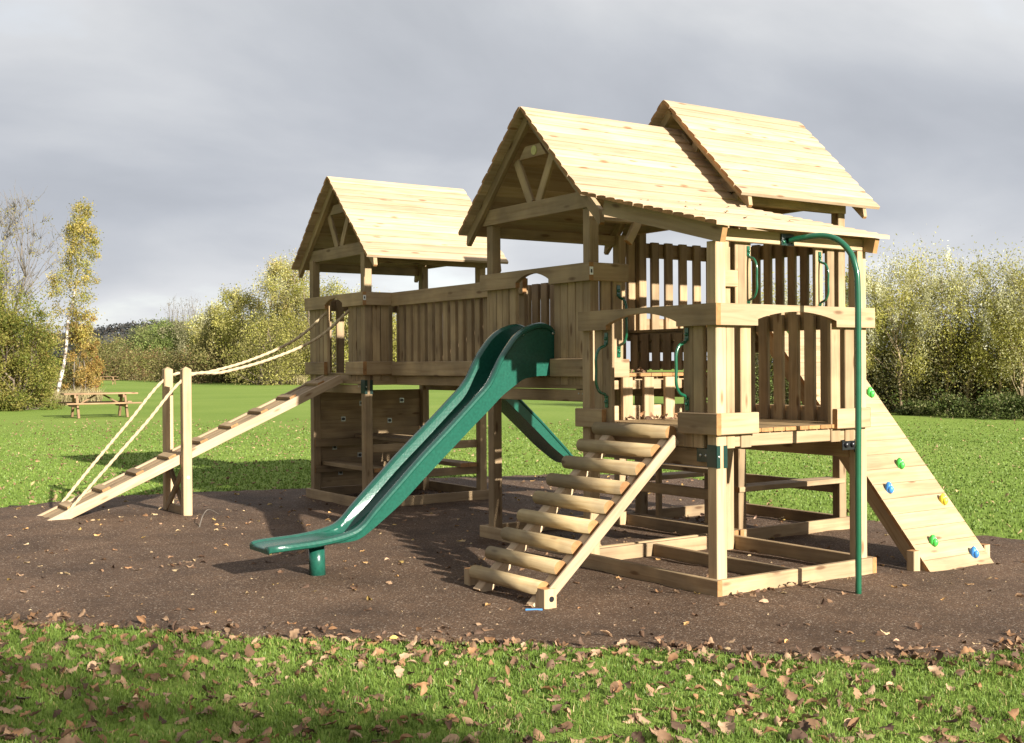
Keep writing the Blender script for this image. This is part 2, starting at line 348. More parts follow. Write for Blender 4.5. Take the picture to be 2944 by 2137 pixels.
o = np_obj('mulch_ground', np.c_[vv, zz], np.array([f for f in res[2] if len(f) == 3]), M['mulch'], smooth=True)
tag(o, kind='structure', label='brown rubber mulch play surface under the equipment', cat='play surface')

# ------------------------------------------------------------------ towers
PW = 0.095
def posts(T, lst, z1, mat='wood'):
    for (x, y, *zz) in lst:
        b = MB(); b.box(x, x + PW, y, y + PW, -0.05, zz[0] if zz else z1, 0.006); b.build('post', WD(mat), T)
def railx(T, x, y0, y1, z0, z1, name='rail', arch=None, mat='wood'):     # on a face at x = const, 45 mm thick towards +X
    b = MB()
    if arch:
        a0, a1, ze, zp = arch; pts = [(y0, z0), (a0, z0), (a0, ze)]
        for k in range(1, 14): t = k / 14; pts.append((a0 + (a1 - a0) * t, ze + (zp - ze) * math.sin(math.pi * t) ** 0.85))
        pts += [(a1, ze), (a1, z0), (y1, z0), (y1, z1), (y0, z1)]
        b.prism(pts, (x, 0, 0), (0, 1, 0), (0, 0, 1), (1, 0, 0), 0.045)
    else: b.board((x + .0225, y0, (z0 + z1) / 2), (x + .0225, y1, (z0 + z1) / 2), z1 - z0, 0.045, (0, 0, 1), 0.005)
    return b.build(name, WD(mat), T)
def raily(T, y, x0, x1, z0, z1, name='rail', arch=None, mat='wood'):
    b = MB()
    if arch:
        a0, a1, ze, zp = arch; pts = [(x0, z0), (a0, z0), (a0, ze)]
        for k in range(1, 14): t = k / 14; pts.append((a0 + (a1 - a0) * t, ze + (zp - ze) * math.sin(math.pi * t) ** 0.85))
        pts += [(a1, ze), (a1, z0), (x1, z0), (x1, z1), (x0, z1)]
        b.prism(pts, (0, y, 0), (1, 0, 0), (0, 0, 1), (0, 1, 0), 0.045)
    else: b.board((x0, y + .0225, (z0 + z1) / 2), (x1, y + .0225, (z0 + z1) / 2), z1 - z0, 0.045, (0, 0, 1), 0.005)
    return b.build(name, WD(mat), T)
def slatx(T, x, ys, z0, z1, w=0.1, th=0.04):
    for y in ys:
        b = MB(); b.box(x, x + th, y, y + w, z0, z1 + random.uniform(-.006, .006), 0.006); b.build('slat', WD(), T)
def slaty(T, y, xs, z0, z1, w=0.1, th=0.04):
    for x in xs:
        b = MB(); b.box(x, x + w, y, y + th, z0, z1 + random.uniform(-.006, .006), 0.006); b.build('slat', WD(), T)
def deck(T, x0, x1, y0, y1, z, alongy=True):
    b = MB(); n = int(round(((x1 - x0) if alongy else (y1 - y0)) / 0.122))
    for i in range(n):
        if alongy:
            w = (x1 - x0) / n; b.box(x0 + i * w + .003, x0 + (i + 1) * w - .003, y0, y1, z - .027, z)
        else:
            w = (y1 - y0) / n; b.box(x0, x1, y0 + i * w + .003, y0 + (i + 1) * w - .003, z - .027, z)
    o = b.build('deck', [M['deck'], M['end']], T); return o
def beam(T, x0, x1, y0, y1, z0, z1, name='beam', mat='wood'):
    b = MB(); b.box(x0, x1, y0, y1, z0, z1, 0.005); return b.build(name, WD(mat), T)
def base(T, x0, x1, y0, y1, cross=()):
    h = 0.125; t = 0.045
    beam(T, x0, x0 + t, y0, y1, 0, h, 'base_beam'); beam(T, x1 - t, x1, y0, y1, 0, h, 'base_beam')
    beam(T, x0 + t + .001, x1 - t - .001, y0 + .001, y0 + t, 0, h - .001, 'base_beam'); beam(T, x0 + t + .001, x1 - t - .001, y1 - t, y1 - .001, 0, h - .001, 'base_beam')
def bracket(T, x, y, zt, s=1):
    """green steel plate bracket wrapped round a post whose outer corner (-X,-Y) is x,y; the beam leaves towards +Y*s"""
    b = MB(); t = .004
    b.box(x - t, x - .0002, y + .002, y + PW - .002, zt - .155, zt, .001)
    b.box(x - t, x + .03, y - t, y - .0002, zt - .16, zt - .004, .001); b.box(x + .062, x + .097, y - t, y - .0002, zt - .16, zt - .004, .001)
    y0, y1 = (y + PW - .002, y + PW + .125) if s > 0 else (y - .125, y + .002)
    b.box(x + .02, x + .026, y0, y1, zt - .125, zt - .03, .001); b.box(x - t, x + .025, y0 - .002, y0 + .004, zt - .13, zt - .026, .001)
    o = b.build('bracket', [M['bracket']] * 2, T)
    for q in (.035, .09):
        d = MB(); d.ball((x + .02, (y0 if s > 0 else y1 - .125) + q, zt - .078), .008, .011, .011); d.build('bolt', [M['steel']] * 2, o)
    d = MB(); d.ball((x + .015, y - t, zt - .08), .009, .006, .009); d.build('bolt', [M['steel']] * 2, o)
def handle(T, base_pt, out, z0, z1, reach=0.105):
    """bent steel grab handle standing off a face; out is the outward direction"""
    o_ = Vector(out); bx, by = base_pt; p = lambda h, z: (bx + o_.x * h, by + o_.y * h, z)
    b = MB(); path = smooth_path([p(.012, z1 - .075), p(.02, z1 - .10), p(.075, z1 - .125), p(reach, z1 - .19), p(reach, (z0 + z1) / 2), p(reach, z0 + .19), p(.075, z0 + .125), p(.02, z0 + .10), p(.012, z0 + .075)], 5)
    b.tube(path, .0115, 10); h = b.build('grab_handle', [M['gmetal']] * 2, T)
    side = Vector((o_.y, o_.x, 0))
    for zc in (z1 - .045, z0 + .045):
        f = MB(); a = Vector(p(.005, zc - .045)); c = Vector(p(.005, zc + .045)); f.board(a, c, .036, .008, side, .002); f.build('flange', [M['gmetal']] * 2, h)
        k = MB(); k.ball(p(.012, zc), .014, .014, .014); k.build('bolt', [M['gmetal']] * 2, h)
PROF_N = 6
def roof_boards(b, x0, x1, yr, zr, sgn, length, n, pitch, jit=0.012):
    """n rounded boards along X laid down one slope from the ridge; sgn -1 falls towards -Y"""
    dn = Vector((0, sgn * math.cos(pitch), -math.sin(pitch))); nm = Vector((0, sgn * math.sin(pitch), math.cos(pitch))); w = length / n
    for i in range(n):
        c = Vector((0, yr, zr)) + dn * (i * w); hw = w / 2 - .002
        prof = [(-w / 2 - .003, -.014), (w / 2 + .003, -.0135), (w / 2 + .003, -.0115)] + [(hw - 2 * hw * k / PROF_N, (.016 + .003 * math.sin(math.pi * k / PROF_N) - .0105 * (k / PROF_N) ** 1.3) - (.003 if k == 0 else 0)) for k in range(PROF_N + 1)] + [(-w / 2 - .003, -.012)]
        a = c + dn * (w / 2); ja, jb = random.uniform(-jit, jit), random.uniform(-jit, jit); ja *= .4; jb *= .4
        pa = Vector((x0 + ja, a.y, a.z)); pb = Vector((x1 + jb, a.y, a.z))
        d = (pb - pa).normalized(); td = d.cross(dn)
        pr = prof if td.dot(nm) > 0 else [(x, -y) for x, y in prof]
        if td.dot(nm) < 0: pr = pr[::-1]
        b.board(pa, pb, w, .02, dn, prof=pr)
def truss(T, par, x, yc, zr, half, tails=(True, True), badge=False):
    """gable truss in the plane x..x+.045: two rafters, tie beam, collar and V struts"""
    b = MB(); th = .045; zt = zr - 0.93; d45 = math.sqrt(.5); xm = x + th / 2
    b.prism([(yc - .79, zt - .013), (yc + .79, zt - .013), (yc + .68, zt + .125), (yc - .68, zt + .125)], (x + .047, 0, 0), (0, 1, 0), (0, 0, 1), (1, 0, 0), th)
    b.prism([(yc - .20, zr - .42), (yc + .20, zr - .42), (yc + .11, zr - .315), (yc - .11, zr - .315)], (x + .051, 0, 0), (0, 1, 0), (0, 0, 1), (1, 0, 0), th - .008)
    for s in (1, -1):
        b.board((x + .057 + th / 2, yc + s * .055, zt + .12), (x + .057 + th / 2, yc + s * .27, zr - .42), .085, th - .016, (0, 1, 0), .003)
        p0 = Vector((xm + .047, yc + s * .02, zr - .075)); L_ = .98 * math.sqrt(2) if s > 0 else .98 * math.sqrt(2)
        e = p0 + Vector((0, s * .93, -.93)); q = e + Vector((0, s * .10, -.10))
        e1 = Vector((0, s * d45, -d45)); e2 = Vector((0, s * d45, d45))
        Lr = .93 * math.sqrt(2)
        pl = [(0, -.045), (Lr, -.045), (Lr + .09, -.045), (Lr + .09, -.02), (Lr, .045), (0, .045)]
        b.prism(pl, (x, yc + s * .02, zr - .085), e1, e2, (1, 0, 0), th)
    o = b.build('truss', WD(), par)
    if badge:
        k = MB(); k.rod((x + .056, yc - .03, zr - .365), (x + .044, yc - .03, zr - .365), .04, 14); k.build('badge', [M['badge']] * 2, par)
    return o
def gable(T, x0, x1, yc, zr, half=1.0, nr=12, right=1.0, badge=False, fx=.085, bx=.14):
    b = MB(); P = R(45); Ls = half * math.sqrt(2)
    roof_boards(b, x0, x1, yc + .004, zr, 1, Ls, nr, P); roof_boards(b, x0, x1, yc - .004, zr, -1, Ls * right, max(1, round(nr * right)), P)
    ro = b.build('roof', [M['roof'], M['end']], T)
    truss(T, ro, x0 + fx, yc, zr, half, badge=badge); truss(T, ro, x1 - bx, yc, zr, half)
    for y in (yc - .788, yc + .703):
        b = MB(); b.box(x0 + fx + .095, x1 - bx - .002, y, y + .085, zr - 1.045, zr - .95, .004); b.build('wall_plate', WD(), ro)
    return ro

TG = 'wooden play towers of the climbing frame'
# ---- middle tower (the green slide leaves its front)
T2 = empty('play_tower', (1.06, 2.48, 0), 'middle tower behind the front green slide, largest pitched roof running into a lean-to', 'play tower', TG)
X0, X1, Y0, Y1 = .22, 1.90, 1.67, 3.295
posts(T2, [(X0 + .045, Y0 + .045), (X0 + .045, Y1 - .14), (X1 - .14, Y1 - .14), (X1 - .14, Y0 + .045)], 2.885)
railx(T2, X0, Y0, Y1, 2.29, 2.437, arch=(2.23, 2.72, 2.335, 2.40)); raily(T2, Y0 + .001, X0 + .046, .637, 2.29, 2.437); raily(T2, Y0 + .001, 1.70, X1, 2.29, 2.437)
railx(T2, X0, 1.645, 2.215, 1.507, 1.658); railx(T2, X0, 2.79, Y1, 1.507, 1.658); raily(T2, Y0 - .02, .43, .621, 1.50, 1.65, mat='pale')
slatx(T2, X0 + .046, [1.815, 1.92, 2.025, 2.12, 2.79, 2.90, 3.005, 3.085], 1.44, 2.42, .098)
slaty(T2, Y0 + .046, [.385, .505], 1.55, 2.42); slaty(T2, Y0 + .046, [1.62, 1.72], 1.55, 2.42)
deck(T2, X0 + .046, X1 - .046, Y0, Y1 - .03, 1.533)
for x in (X0 + .06, X1 - .105):
    beam(T2, x, x + .045, Y0 + .145, Y1 - .145, 1.30, 1.40); beam(T2, x - .012, x + .033, Y0 + .145, Y1 - .145, 1.405, 1.505)
for y in (Y0 + .06, Y1 - .105): beam(T2, X0 + .145, X1 - .145, y, y + .045, 1.395, 1.503)
bracket(T2, X0 + .045, Y0 + .045, 1.445)
base(T2, X0 + .01, X1 - .01, Y0, Y1 + .05)
# riser between low deck and middle deck, riser up to the far tower
for z0, z1 in ((1.40, 1.475), (1.13, 1.265)): beam(T2, .30, 1.62, Y0 + .005, Y0 + .044, z0, z1, 'riser_rail', 'pale')
for x in (.29, .528, .759, .993, 1.228): beam(T2, x, x + .104, 1.618, 1.655, 1.13, 1.50, 'riser_slat', 'pale')
handle(T2, (.56, Y0 + .046), (0, -1, 0), 1.665, 2.26)
gable(T2, .118, 1.99, 2.5, 3.832, right=.855, badge=True)
b = MB(); b.box(X0 + .005, X0 + .040, Y0 - .004, Y0 + .001, 2.335, 2.40, .0005)
tg = b.build('tag', [M['tag']] * 2, T2); b = MB(); b.box(X0 + .015, X0 + .029, Y0 - .006, Y0 - .0035, 2.35, 2.38, .0003); b.build('tag_mark', [M['black']] * 2, tg)

# ---- far left tower (the ramp climbs to its front)
T1 = empty('play_tower', (1.2, 6.66, 0), 'separate tower at the far left end of the walkway, reached by the plank ramp', 'play tower', TG)
X0, X1, Y0, Y1 = .34, 2.05, 5.886, 7.425
posts(T1, [(X0 + .045, Y0 + .045), (X0 + .045, Y1 - .14), (X1 - .14, Y1 - .14), (X1 - .14, Y0 + .045)], 2.885)
railx(T1, X0, Y0, Y1, 2.29, 2.437, arch=(6.40, 6.86, 2.335, 2.40)); raily(T1, Y0 + .001, X0 + .046, .7445, 2.29, 2.437); raily(T1, Y0 + .001, 1.45, X1, 2.29, 2.437); raily(T1, Y1 - .046, X0 + .046, X1, 2.29, 2.437)
railx(T1, X0, Y0, 6.33, 1.51, 1.66); railx(T1, X0, 6.89, Y1, 1.51, 1.66); raily(T1, Y0 + .001, X0 + .046, .7445, 1.51, 1.66)
slatx(T1, X0 + .046, [6.03, 6.14, 6.245, 6.90, 7.01, 7.12, 7.22], 1.44, 2.42, .098); slaty(T1, Y0 + .046, [.485, .595], 1.44, 2.42); slaty(T1, Y0 + .046, [1.5, 1.62, 1.76], 1.44, 2.42)
slaty(T1, Y1 - .087, [.56 + .17 * i for i in range(8)], 1.44, 2.42); slatx(T1, X1 - .086, [6.05, 6.17, 7.05, 7.18], 1.44, 2.42); railx(T1, X1 - .045, Y0, Y1, 2.29, 2.437, arch=(6.36, 7.0, 2.335, 2.40))
deck(T1, X0 + .046, X1 - .046, Y0 + .03, Y1 - .03, 1.533)
for x in (X0 + .06, X1 - .105):
    beam(T1, x, x + .045, Y0 + .145, Y1 - .145, 1.30, 1.40); beam(T1, x - .012, x + .033, Y0 + .145, Y1 - .145, 1.405, 1.505)
for y in (Y0 + .06, Y1 - .105): beam(T1, X0 + .145, X1 - .145, y, y + .045, 1.395, 1.503)
bracket(T1, X0 + .045, Y0 + .045, 1.455)
base(T1, X0, X1, Y0, Y1)
b = MB()
for i in range(10): b.box(X0 + .145, X1 - .145, Y1 - .075, Y1 - .05, .13 + i * .118, .2495 + i * .118 - .002, .002)
pw = b.build('plank_wall', WD(), T1)
for (x, z) in ((1.637, 1.172), (1.065, 1.147), (.812, .958), (1.459, .92), (.691, .615), (1.034, .504), (.768, .30)):
    k = MB(); k.box(x - .03, x + .03, Y1 - .079, Y1 - .0745, z - .03, z + .03, .001); nu = k.build('hold_plate', [M['steel']] * 2, pw)
    k = MB(); k.rod((x, Y1 - .076, z), (x, Y1 - .092, z), .019, 10); k.build('nut', [M['black']] * 2, nu)
for y in (5.99, 7.27):
    beam(T1, .40 if y > 7 else .45, 2.0, y, y + .045, .63, .722, 'bench_bearer'); beam(T1, .40 if y > 7 else .45, 2.0, y, y + .045, .315, .408, 'bench_bearer')
def planks(T, x0, x1, y0, y1, z0, z1, n, alongx, name):
    b = MB()
    for i in range(n):
        if alongx: w = (y1 - y0) / n; b.box(x0, x1, y0 + i * w + .002, y0 + (i + 1) * w - .002, z0, z1)
        else: w = (x1 - x0) / n; b.box(x0 + i * w + .002, x0 + (i + 1) * w - .002, y0, y1, z0, z1)
    return b.build(name, WD(), T)
planks(T1, .95, 1.40, 5.95, 7.32, .724, .764, 4, False, 'table_top'); planks(T1, .50, .74, 5.95, 7.36, .41, .455, 2, False, 'bench_seat'); planks(T1, 1.63, 1.865, 5.93, 7.32, .41, .458, 2, False, 'bench_seat')
gable(T1, .28, 2.145, 6.66, 3.815)
b = MB(); b.box(X0 + .005, X0 + .040, Y0 - .004, Y0 + .001, 2.345, 2.40, .0005)
tg = b.build('tag', [M['tag']] * 2, T1); b = MB(); b.box(X0 + .015, X0 + .029, Y0 - .006, Y0 - .0035, 2.36, 2.385, .0003); b.build('tag_mark', [M['black']] * 2, tg)

# ---- low tower under the lean-to roof
T3 = empty('play_tower', (.83, .79, 0), 'low tower under the sloping lean-to roof, log ladder on its shaded side', 'play tower', TG)
posts(T3, [(.045, .045, 2.452), (1.525, .045, 2.452), (.045, 1.45, 1.9), (1.525, 1.45, 2.0)], 2.0, 'pale')
railx(T3, 0, 0, 1.537, 1.871, 2.0215, arch=(.40, 1.19, 1.905, 1.98)); raily(T3, .001, .046, 1.666, 1.8715, 2.021, arch=(.406, 1.229, 1.917, 1.977), mat='pale'); railx(T3, 1.621, .047, 1.6, 1.8715, 2.021)
railx(T3, 0, 0, .389, 1.117, 1.265); railx(T3, 0, 1.245, 1.58, 1.117, 1.262); raily(T3, .001, .046, .409, 1.117, 1.265, mat='pale'); raily(T3, .001, 1.232, 1.603, 1.117, 1.265, mat='pale'); railx(T3, 1.621, .047, 1.6, 1.117, 1.265)
slatx(T3, .046, [.18, .281, 1.187, 1.292], 1.02, 1.99); slaty(T3, .046, [.1415], 1.02, 1.99, .082); slaty(T3, .046, [.282, 1.22, 1.378], 1.02, 1.99, .103)
slatx(T3, 1.578, [.20 + .165 * i for i in range(8)], 1.02, 2.03)
deck(T3, .09, 1.574, .03, 1.61, 1.15)
for x in (.095, 1.53): beam(T3, x, x + .045, .145, 1.45, .885, 1.012)
beam(T3, .085, .13, .145, 1.45, 1.015, 1.121)
for y in (.06, 1.46): beam(T3, .145, 1.52, y, y + .045, 1.025, 1.12, mat='pale')
bracket(T3, .045, .045, 1.045)
b = MB(); b.box(1.50, 1.524, .052, .072, .93, 1.06, .002); b.box(1.36, 1.51, .062, .068, .95, 1.03, .002); br = b.build('bracket', [M['black']] * 2, T3)
for x in (1.40, 1.47): k = MB(); k.ball((x, .055, .99), .022, .016, .022); k.build('bolt', [M['black']] * 2, br)
base(T3, 0, 1.669, 0, 1.62)
beam(T3, .8, .845, .05, 1.57, 0, .115, 'base_beam')
handle(T3, (.045, 1.235), (-1, 0, 0), 1.275, 1.85); handle(T3, (.045, .335), (-1, 0, 0), 1.278, 1.86)
PX0, PX1, PY, PZ = -.09, 1.71, -.10, 2.552; pq = math.atan2(3.008 - PZ, 1.66 - PY)
b = MB(); roof_boards(b, PX0, PX1, PY + 1.54 * math.cos(pq), PZ + 1.54 * math.sin(pq), -1, 1.54, 14, pq, .014)
lr = b.build('lean_to_roof', [M['roof'], M['end']], T3)
for x in (.0, 1.585):
    b = MB(); e1 = Vector((0, math.cos(pq), math.sin(pq))); e2 = Vector((0, -math.sin(pq), math.cos(pq)))
    b.prism([(0.0, -.125), (.03, -.128), (1.31, -.128), (1.31, -.014), (0, -.014)], (x, -.075, PZ - .0), e1, e2, (1, 0, 0), .048); b.build('rafter', WD('pale'), lr)
b = MB(); b.box(.05, 1.583, .045, .09, 2.456, 2.545, .004); b.build('fascia', WD('pale'), lr)
b = MB(); b.board((.66, 1.705, 2.62), (.78, 1.705, 2.82), .07, .045, (1, 0, -1)); b.build('knee_brace', WD(), lr)

# ---- tall tower at the back right
T4 = empty('play_tower', (2.7, 2.48, 0), 'highest tower at the back right, roof rising above the others behind the climbing wall', 'play tower', TG)
X0, X1, Y0, Y1 = 1.915, 3.44, 1.67, 3.295
posts(T4, [(X0 + .03, Y0 + .045), (2.03, Y1 - .14), (X1 - .14, Y1 - .14), (X1 - .14, Y0 + .045)], 3.135)
raily(T4, Y0, X0, X1, 2.69, 2.837, arch=(2.12, 2.97, 2.735, 2.80)); raily(T4, Y1 - .045, X0, X1, 2.69, 2.837); railx(T4, X1 - .045, Y0 + .046, Y1 - .046, 2.69, 2.837)
raily(T4, Y0, X0, 2.115, 1.925, 2.07); raily(T4, Y0, 2.975, X1, 1.925, 2.07); raily(T4, Y1 - .045, X0, X1, 1.925, 2.07); railx(T4, X1 - .045, Y0 + .046, Y1 - .046, 1.925, 2.07)
slaty(T4, Y0 + .046, [1.915, 2.016, 2.975, 3.14], 1.87, 2.82); slaty(T4, Y1 - .086, [1.925, 2.243, 2.43, 2.627, 2.823, 3.02, 3.18], 1.87, 2.84)
slatx(T4, X1 - .086, [1.83 + .1635 * i for i in range(8)], 1.87, 2.84)
deck(T4, X0, X1 - .046, Y0 + .02, Y1 - .03, 1.945)
railx(T4, X0 + .02, Y0 + .05, Y1 - .05, 1.84, 1.915, 'riser_rail'); railx(T4, X0 + .02, Y0 + .05, Y1 - .05, 1.56, 1.64, 'riser_rail')
slatx(T4, X0 - .002, [1.78 + .16 * i for i in range(9)], 1.55, 1.90, .11, .02)
for x in (X0 + .03, X1 - .105): beam(T4, x, x + .045, Y0 + .145, Y1 - .145, 1.72, 1.83); 
for y in (Y0 + .06, Y1 - .105): beam(T4, X0 + .12, X1 - .145, y, y + .045, 1.80, 1.915)
for x in (1.93, X1 - .13): beam(T4, x, x + .045, Y0 + .14, Y1 - .14, .352, .452, 'bench_bearer')
planks(T4, 1.94, 3.36, Y0 + .03, Y0 + .25, .453, .50, 2, True, 'bench_seat'); planks(T4, 1.94, 3.30, 3.0, 3.22, .453, .50, 2, True, 'bench_seat')
planks(T4, 1.86, 2.24, Y0 + .30, 3.1, .605, .65, 3, False, 'table_top'); beam(T4, 1.95, 2.0, Y0 + .45, Y0 + .50, 0, .605, 'table_leg'); beam(T4, 1.95, 2.0, 2.8, 2.85, 0, .605, 'table_leg')
base(T4, X0, X1, Y0, Y1)
handle(T4, (2.075, Y0 + .046), (0, -1, 0), 2.08, 2.665); handle(T4, (3.025, Y0 + .046), (0, -1, 0), 2.08, 2.66)
gable(T4, 1.77, 3.625, 2.5, 4.09, fx=.10, bx=.22)

# ---- walkway between the towers
WK = empty('walkway', (1.05, 4.6, 0), 'raised slatted walkway linking the far left tower to the middle one', 'walkway')
for x, nm in ((.70, 'front'), (1.40, 'back')):
    railx(WK, x, 3.297, 5.8865, 2.283, 2.436); railx(WK, x, 3.297, 5.8865, 1.50, 1.654)
slatx(WK, .746, [3.335 + .1575 * i for i in range(16)], 1.52, 2.43, .094, .045); slatx(WK, 1.355, [3.335 + .1575 * i for i in range(16)], 1.52, 2.44, .112, .04)
deck(WK, .80, 1.35, 3.30, 5.90, 1.533, False)
for x in (.76, 1.31): beam(WK, x, x + .045, 3.30, 5.882, 1.395, 1.498)

# ---- log ladder
LD = empty('log_ladder', (-.56, .85, 0), 'sloping ladder of nine round logs leaning on the low tower', 'ladder')
for i in range(9):
    t = i / 8; x = -1.135 + 1.128 * t; z = .125 + .99 * t
    b = MB(); j = random.uniform(-.012, .012); b.rod((x, .452, z + .004 * random.uniform(-1, 1)), (x + random.uniform(-.006, .006), 1.305 + j, z), .0525, 20, .050); b.build('rung', [M['log'], M['end']], LD)
sd = Vector((1.128, 0, .99)).normalized(); sn = Vector((-sd.z, 0, sd.x))
def stringer(y0, y1, off, w, l0, l1, mat):
    c = Vector((-1.135, (y0 + y1) / 2, .125)) + sn * off
    b = MB(); b.board(c + sd * l0, c + sd * l1, w, y1 - y0, sn, .005); return b.build('stringer', WD(mat), LD)
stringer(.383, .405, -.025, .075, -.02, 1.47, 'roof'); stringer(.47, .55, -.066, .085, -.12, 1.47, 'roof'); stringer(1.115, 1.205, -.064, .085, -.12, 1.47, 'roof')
b = MB(); b.box(-1.185, -1.085, .372, .478, 0, .142, .006); fb = b.build('foot_block', WD('pale'), LD); b = MB(); b.rod((-1.13, .368, .075), (-1.13, .378, .075), .019, 12); b.build('bolt', [M['black']] * 2, fb)
b = MB(); b.box(-1.15, -1.06, 1.345, 1.42, 0, .135, .006); b.build('foot_block', WD('pale'), LD)

# ---- plank ramp with rope posts
RP = empty('plank_ramp', (-1.3, 6.62, 0), 'long plank ramp with cross cleats climbing to the far left tower', 'ramp')
rs = Vector((3.23, 0, 1.42)).normalized(); rn = Vector((-rs.z, 0, rs.x)); ra = Vector((-2.93, 6.62, .085)); RLn = 3.53
for y in (6.402, 6.838):
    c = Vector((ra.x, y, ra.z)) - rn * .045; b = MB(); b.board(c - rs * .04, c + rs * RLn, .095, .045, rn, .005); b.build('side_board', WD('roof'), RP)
b = MB()
for i in range(3):
    y = 6.427 + .129 * i; c = Vector((ra.x, y + .064, ra.z)) - rn * .03; b.board(c, c + rs * RLn, .125, .03, (0, 1, 0), .003)
b.build('walking_plank', WD(), RP)
for i in range(9):
    c = Vector((ra.x, 6.62, ra.z)) + rs * (.30 + .375 * i) + rn * .004; b = MB(); b.board(c - Vector((0, .185, 0)), c + Vector((0, .185, 0)), .085, .036, rs, .004); b.build('cleat', WD('wood'), RP)
def rope_post(y0):
    b = MB(); x0 = -1.565; 
    b.box(x0, x0 + .095, y0, y0 + .095, -.05, 1.585, .008); o = b.build('rope_post', WD('pale'), RP)
    b = MB(); vs = [(x0, y0, 1.585), (x0 + .095, y0, 1.585), (x0 + .095, y0 + .095, 1.585), (x0, y0 + .095, 1.585), (x0 + .0475, y0 + .0475, 1.615)]
    b.add([Vector(v) for v in vs], [[0, 1, 4], [1, 2, 4], [2, 3, 4], [3, 0, 4]], [0] * 4, vs); b.build('post_cap', WD('pale'), o)
    return o
rp = rope_post(6.278); rope_post(6.872)
b = MB(); b.rod((-1.515, 6.274, .45), (-1.515, 6.281, .45), .02, 12); b.build('bolt', [M['steel']] * 2, rp)
b = MB(); b.board((-1.515, 6.37, .08), (-1.515, 6.875, .52), .07, .03, (0, 0, 1)); b.build('cross_brace', WD(), RP); b = MB(); b.board((-1.545, 6.37, .52), (-1.545, 6.875, .08), .07, .03, (0, 0, 1)); b.build('cross_brace', WD(), RP)
b = MB(); b.board((-1.53, 6.37, .09), (-1.53, 6.875, .09), .09, .045, (0, 0, 1)); b.build('cross_brace', WD(), RP)
def rope(y, label, pts):
    r = MB(); r.tube(smooth_path([(x, yy, z) for x, yy, z in pts], 60), .0155, 12, lobes=3, twist=80.0, depth=.22)
    o = r.build('handrail_rope', [M['rope']] * 2, None, (pts[0][0], pts[0][1], 0)); tag(o, label, 'rope', 'handrail ropes of the plank ramp')
rope(6.33, 'twisted pale rope handrail on the near side of the plank ramp', [(-2.74, 6.395, .13), (-2.40, 6.36, .52), (-1.95, 6.335, 1.02), (-1.515, 6.326, 1.50), (-1.10, 6.326, 1.555), (-.55, 6.326, 1.70), (0.0, 6.33, 1.93), (.42, 6.33, 2.27)])
rope(6.92, 'twisted pale rope handrail on the far side of the plank ramp', [(-2.72, 6.845, .13), (-2.38, 6.885, .53), (-1.95, 6.91, 1.02), (-1.515, 6.92, 1.50), (-1.10, 6.92, 1.545), (-.55, 6.92, 1.69), (0.0, 6.92, 1.93), (.42, 6.92, 2.27)])

# ---- slides
def make_slide(name, label, yc, xr, flip):
    """channel slide lofted along its fall; xr is the tower face, flip -1 runs the other way"""
    st = [(-2.53, .276, .250, .228), (-2.515, .286, .268, .222), (-2.42, .294, .272, .225), (-2.13, .306, .278, .235), (-1.90, .340, .300, .258), (-1.78, .392, .330, .300), (-1.66, .510, .405, .375), (-1.44, .715, .565, .535), (-1.25, .893, .735, .700), (-1.0, 1.110, .950, .915), (-.76, 1.325, 1.155, 1.120), (-.61, 1.468, 1.285, 1.245), (-.495, 1.665, 1.385, 1.345), (-.40, 1.790, 1.450, 1.41), (-.344, 1.850, 1.485, 1.445), (-.26, 1.908, 1.515, 1.49), (-.13, 1.953, 1.535, 1.512), (-.04, 1.952, 1.538, 1.515), (.03, 1.915, 1.538, 1.515), (.06, 1.85, 1.538, 1.515)]
    P = smooth_path([Vector((a, b, 0)) for a, b, c, d in st], 4); Q = smooth_path([Vector((a, c, d)) for a, b, c, d in st], 4)
    w = .200; vs = []; K = None; n_st = len(P)
    for i, (p, q) in enumerate(zip(P, Q)):
        x, rim, bed, bot = p.x, p.y, q.y, q.z; f_ = min(1, max(0, (-1.80 - x) / .25)); bot = bot + (rim - .042 - bot) * f_; bed = (bot + .014) * (1 - f_) + (rim - .010) * f_; e = .02 if rim - bed > .06 else .012
        ri = .066 if rim - bed > .08 else .055
        half = [(w, bot), (w + .004, rim - .045), (w + .020, rim - .036), (w + .026, rim - .018), (w + .018, rim), (w - .012, rim + .008), (w - .042, rim + .006), (w - .064, rim - .012), (w - ri - .006, (rim + bed) / 2), (w - ri - .016, bed + .03 if rim - bed > .06 else bed + .008), (w - ri - .04, bed), (w - ri - .08, bed - .003)]
        ring = half + [(-a, b) for a, b in half[::-1]]
        tp = 1.0
        if x < -2.42: tp = 1.0 - .16 * ((-2.42 - x) / .11) ** 2
        for (a, z) in ring: vs.append((xr + flip * x, yc + a * tp, z))
        K = len(ring)
    fs = [[i * K + j, i * K + (j + 1) % K, (i + 1) * K + (j + 1) % K, (i + 1) * K + j] for i in range(n_st - 1) for j in range(K)]
    fs += [list(range(K - 1, -1, -1)), list(range((n_st - 1) * K, n_st * K))]
    if flip < 0: fs = [f[::-1] for f in fs]
    root = empty(name, (xr - flip * 1.2, yc, 0), label, 'slide', 'green slides')
    b = MB(); b.add([Vector(v) for v in vs], fs, [0] * len(fs), vs, True); o = b.build('chute', [M['slide']] * 2, root)
    o.data.set_sharp_from_angle(angle=R(42))
    b = MB(); b.rod((xr + flip * -2.06, yc + .0, -.03), (xr + flip * -2.07, yc, .25), .062, 20); b.build('leg', [M['slide']] * 2, root)
    for (x, z) in ((-.28, 1.865), (.03, 1.875)):
        b = MB(); b.ball((xr + flip * x, yc - w - .012, z), .012, .008, .012); b.build('bolt', [M['steel']] * 2, root)
    return root
